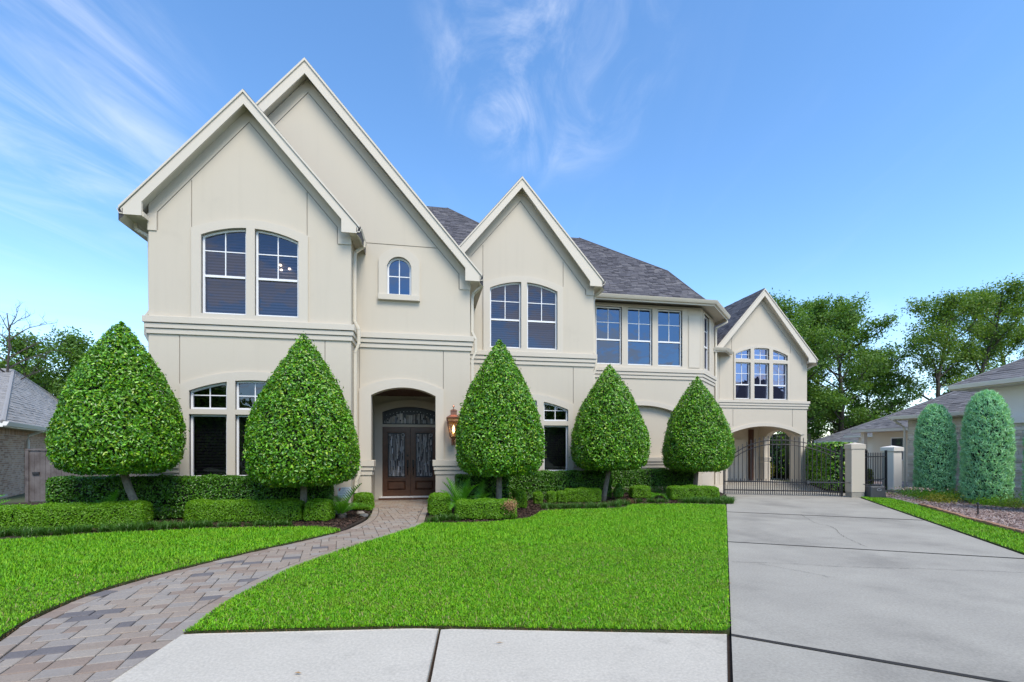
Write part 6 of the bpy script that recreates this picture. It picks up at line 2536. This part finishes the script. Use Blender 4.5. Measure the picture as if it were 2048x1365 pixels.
tree(28.9, 32.5, 14.0, 4.2, 'broad green tree behind the right wing gable', 'leaf_tree', 4, 0.19, 80, trunk_r=0.2, limbs=26, low=0.2)
tree(33.3, 33.5, 14.8, 4.4, 'tall dense green tree between right wing and neighbour roof', 'leaf_tree', 12, 0.19, 84, trunk_r=0.24, limbs=28, low=0.18)
tree(37.0, 34.5, 10.5, 3.2, 'lower green tree over the neighbour rear roof', 'leaf_tree', 21, 0.19, 50, limbs=18)
tree(38.2, 29.5, 14.4, 3.4, 'open crowned golden green tree above the neighbour roof', 'leaf_tree_gold', 9, 0.18, 50, clump=0.85, trunk_r=0.22, low=0.36)
tree(42.0, 30.0, 15.6, 3.6, 'open crowned golden green tree right of its twin', 'leaf_tree_gold', 17, 0.18, 58, clump=0.85, trunk_r=0.22, low=0.38)
tree(46.5, 30.5, 15.9, 3.6, 'open crowned golden green tree cut by the right edge', 'leaf_tree_gold', 19, 0.18, 58, clump=0.85, trunk_r=0.22, low=0.38)
tree(33.2, 36.5, 6.4, 3.2, 'low bright tree behind the neighbour rear roof', 'leaf_tree_gold', 30, 0.2, 70, low=0.1)
tree(26.6, 36.0, 8.5, 2.8, 'green tree low behind the right wing', 'leaf_tree', 31, 0.2, 60, low=0.12)
tree(-23.2, 33.0, 8.6, 2.4, 'leafy tree above the brick house roof', 'leaf_tree', 41, 0.18, 24, low=0.3)
tree(-20.4, 34.0, 9.3, 1.8, 'thin leafy tree left of the largest clipped tree', 'leaf_tree', 43, 0.18, 22, low=0.45)
tree(-26.5, 37.0, 7.4, 2.8, 'low round tree far behind the brick house', 'leaf_tree_gold', 46, 0.2, 70, low=0.1)
tree(-22.6, 37.0, 6.4, 2.8, 'low pale green tree behind the brick house roof', 'leaf_tree', 47, 0.2, 80, low=0.1)
tree(-21.3, 28.5, 9.4, 2.2, 'bare leafless tree at the left edge', None, 52, bare=True, trunk_r=0.12, low=0.58, limbs=12)
for k, (z0_, z1_) in enumerate(((9.4, 8.6), (7.6, 7.0), (6.6, 6.1))):
    m = MB()
    pts = [(-34 + 24 * t, 31 + 4 * t, z0_ + (z1_ - z0_) * t - 0.8 * math.sin(math.pi * t)) for t in np.linspace(0, 1, 14)]
    m.tube(pts, 0.012, 5)
    tag(m.build('power_line', 'cable'), ['uppermost overhead cable in the sky at the left', 'middle overhead cable in the sky at the left', 'lowest overhead cable in the sky at the left'][k], 'cable', 'overhead cables')

# the wood across the street, seen only as the dark reflection in the low windows
n = 16000
ang = rng.uniform(-38, 38, n)
bx = ang * 1.0
by = -36 + rng.normal(0, 2.0, n)
hgt = 7.0 + 1.6 * np.sin(bx * 0.45) + 1.2 * np.sin(bx * 1.1 + 1)
P = np.stack([bx, by, hgt * rng.uniform(0, 1, n) ** 0.8], 1)
V, F = leaves(P, np.tile(np.array([[0, 0.3, 0.6]]), (n, 1)), 0.9, 0.6, 0.9)
o = tri_obj('distant_trees', V, F, 'leaf_tree')
tag(o, 'dark belt of trees across the street reflected in the low windows', 'trees', kind='stuff')
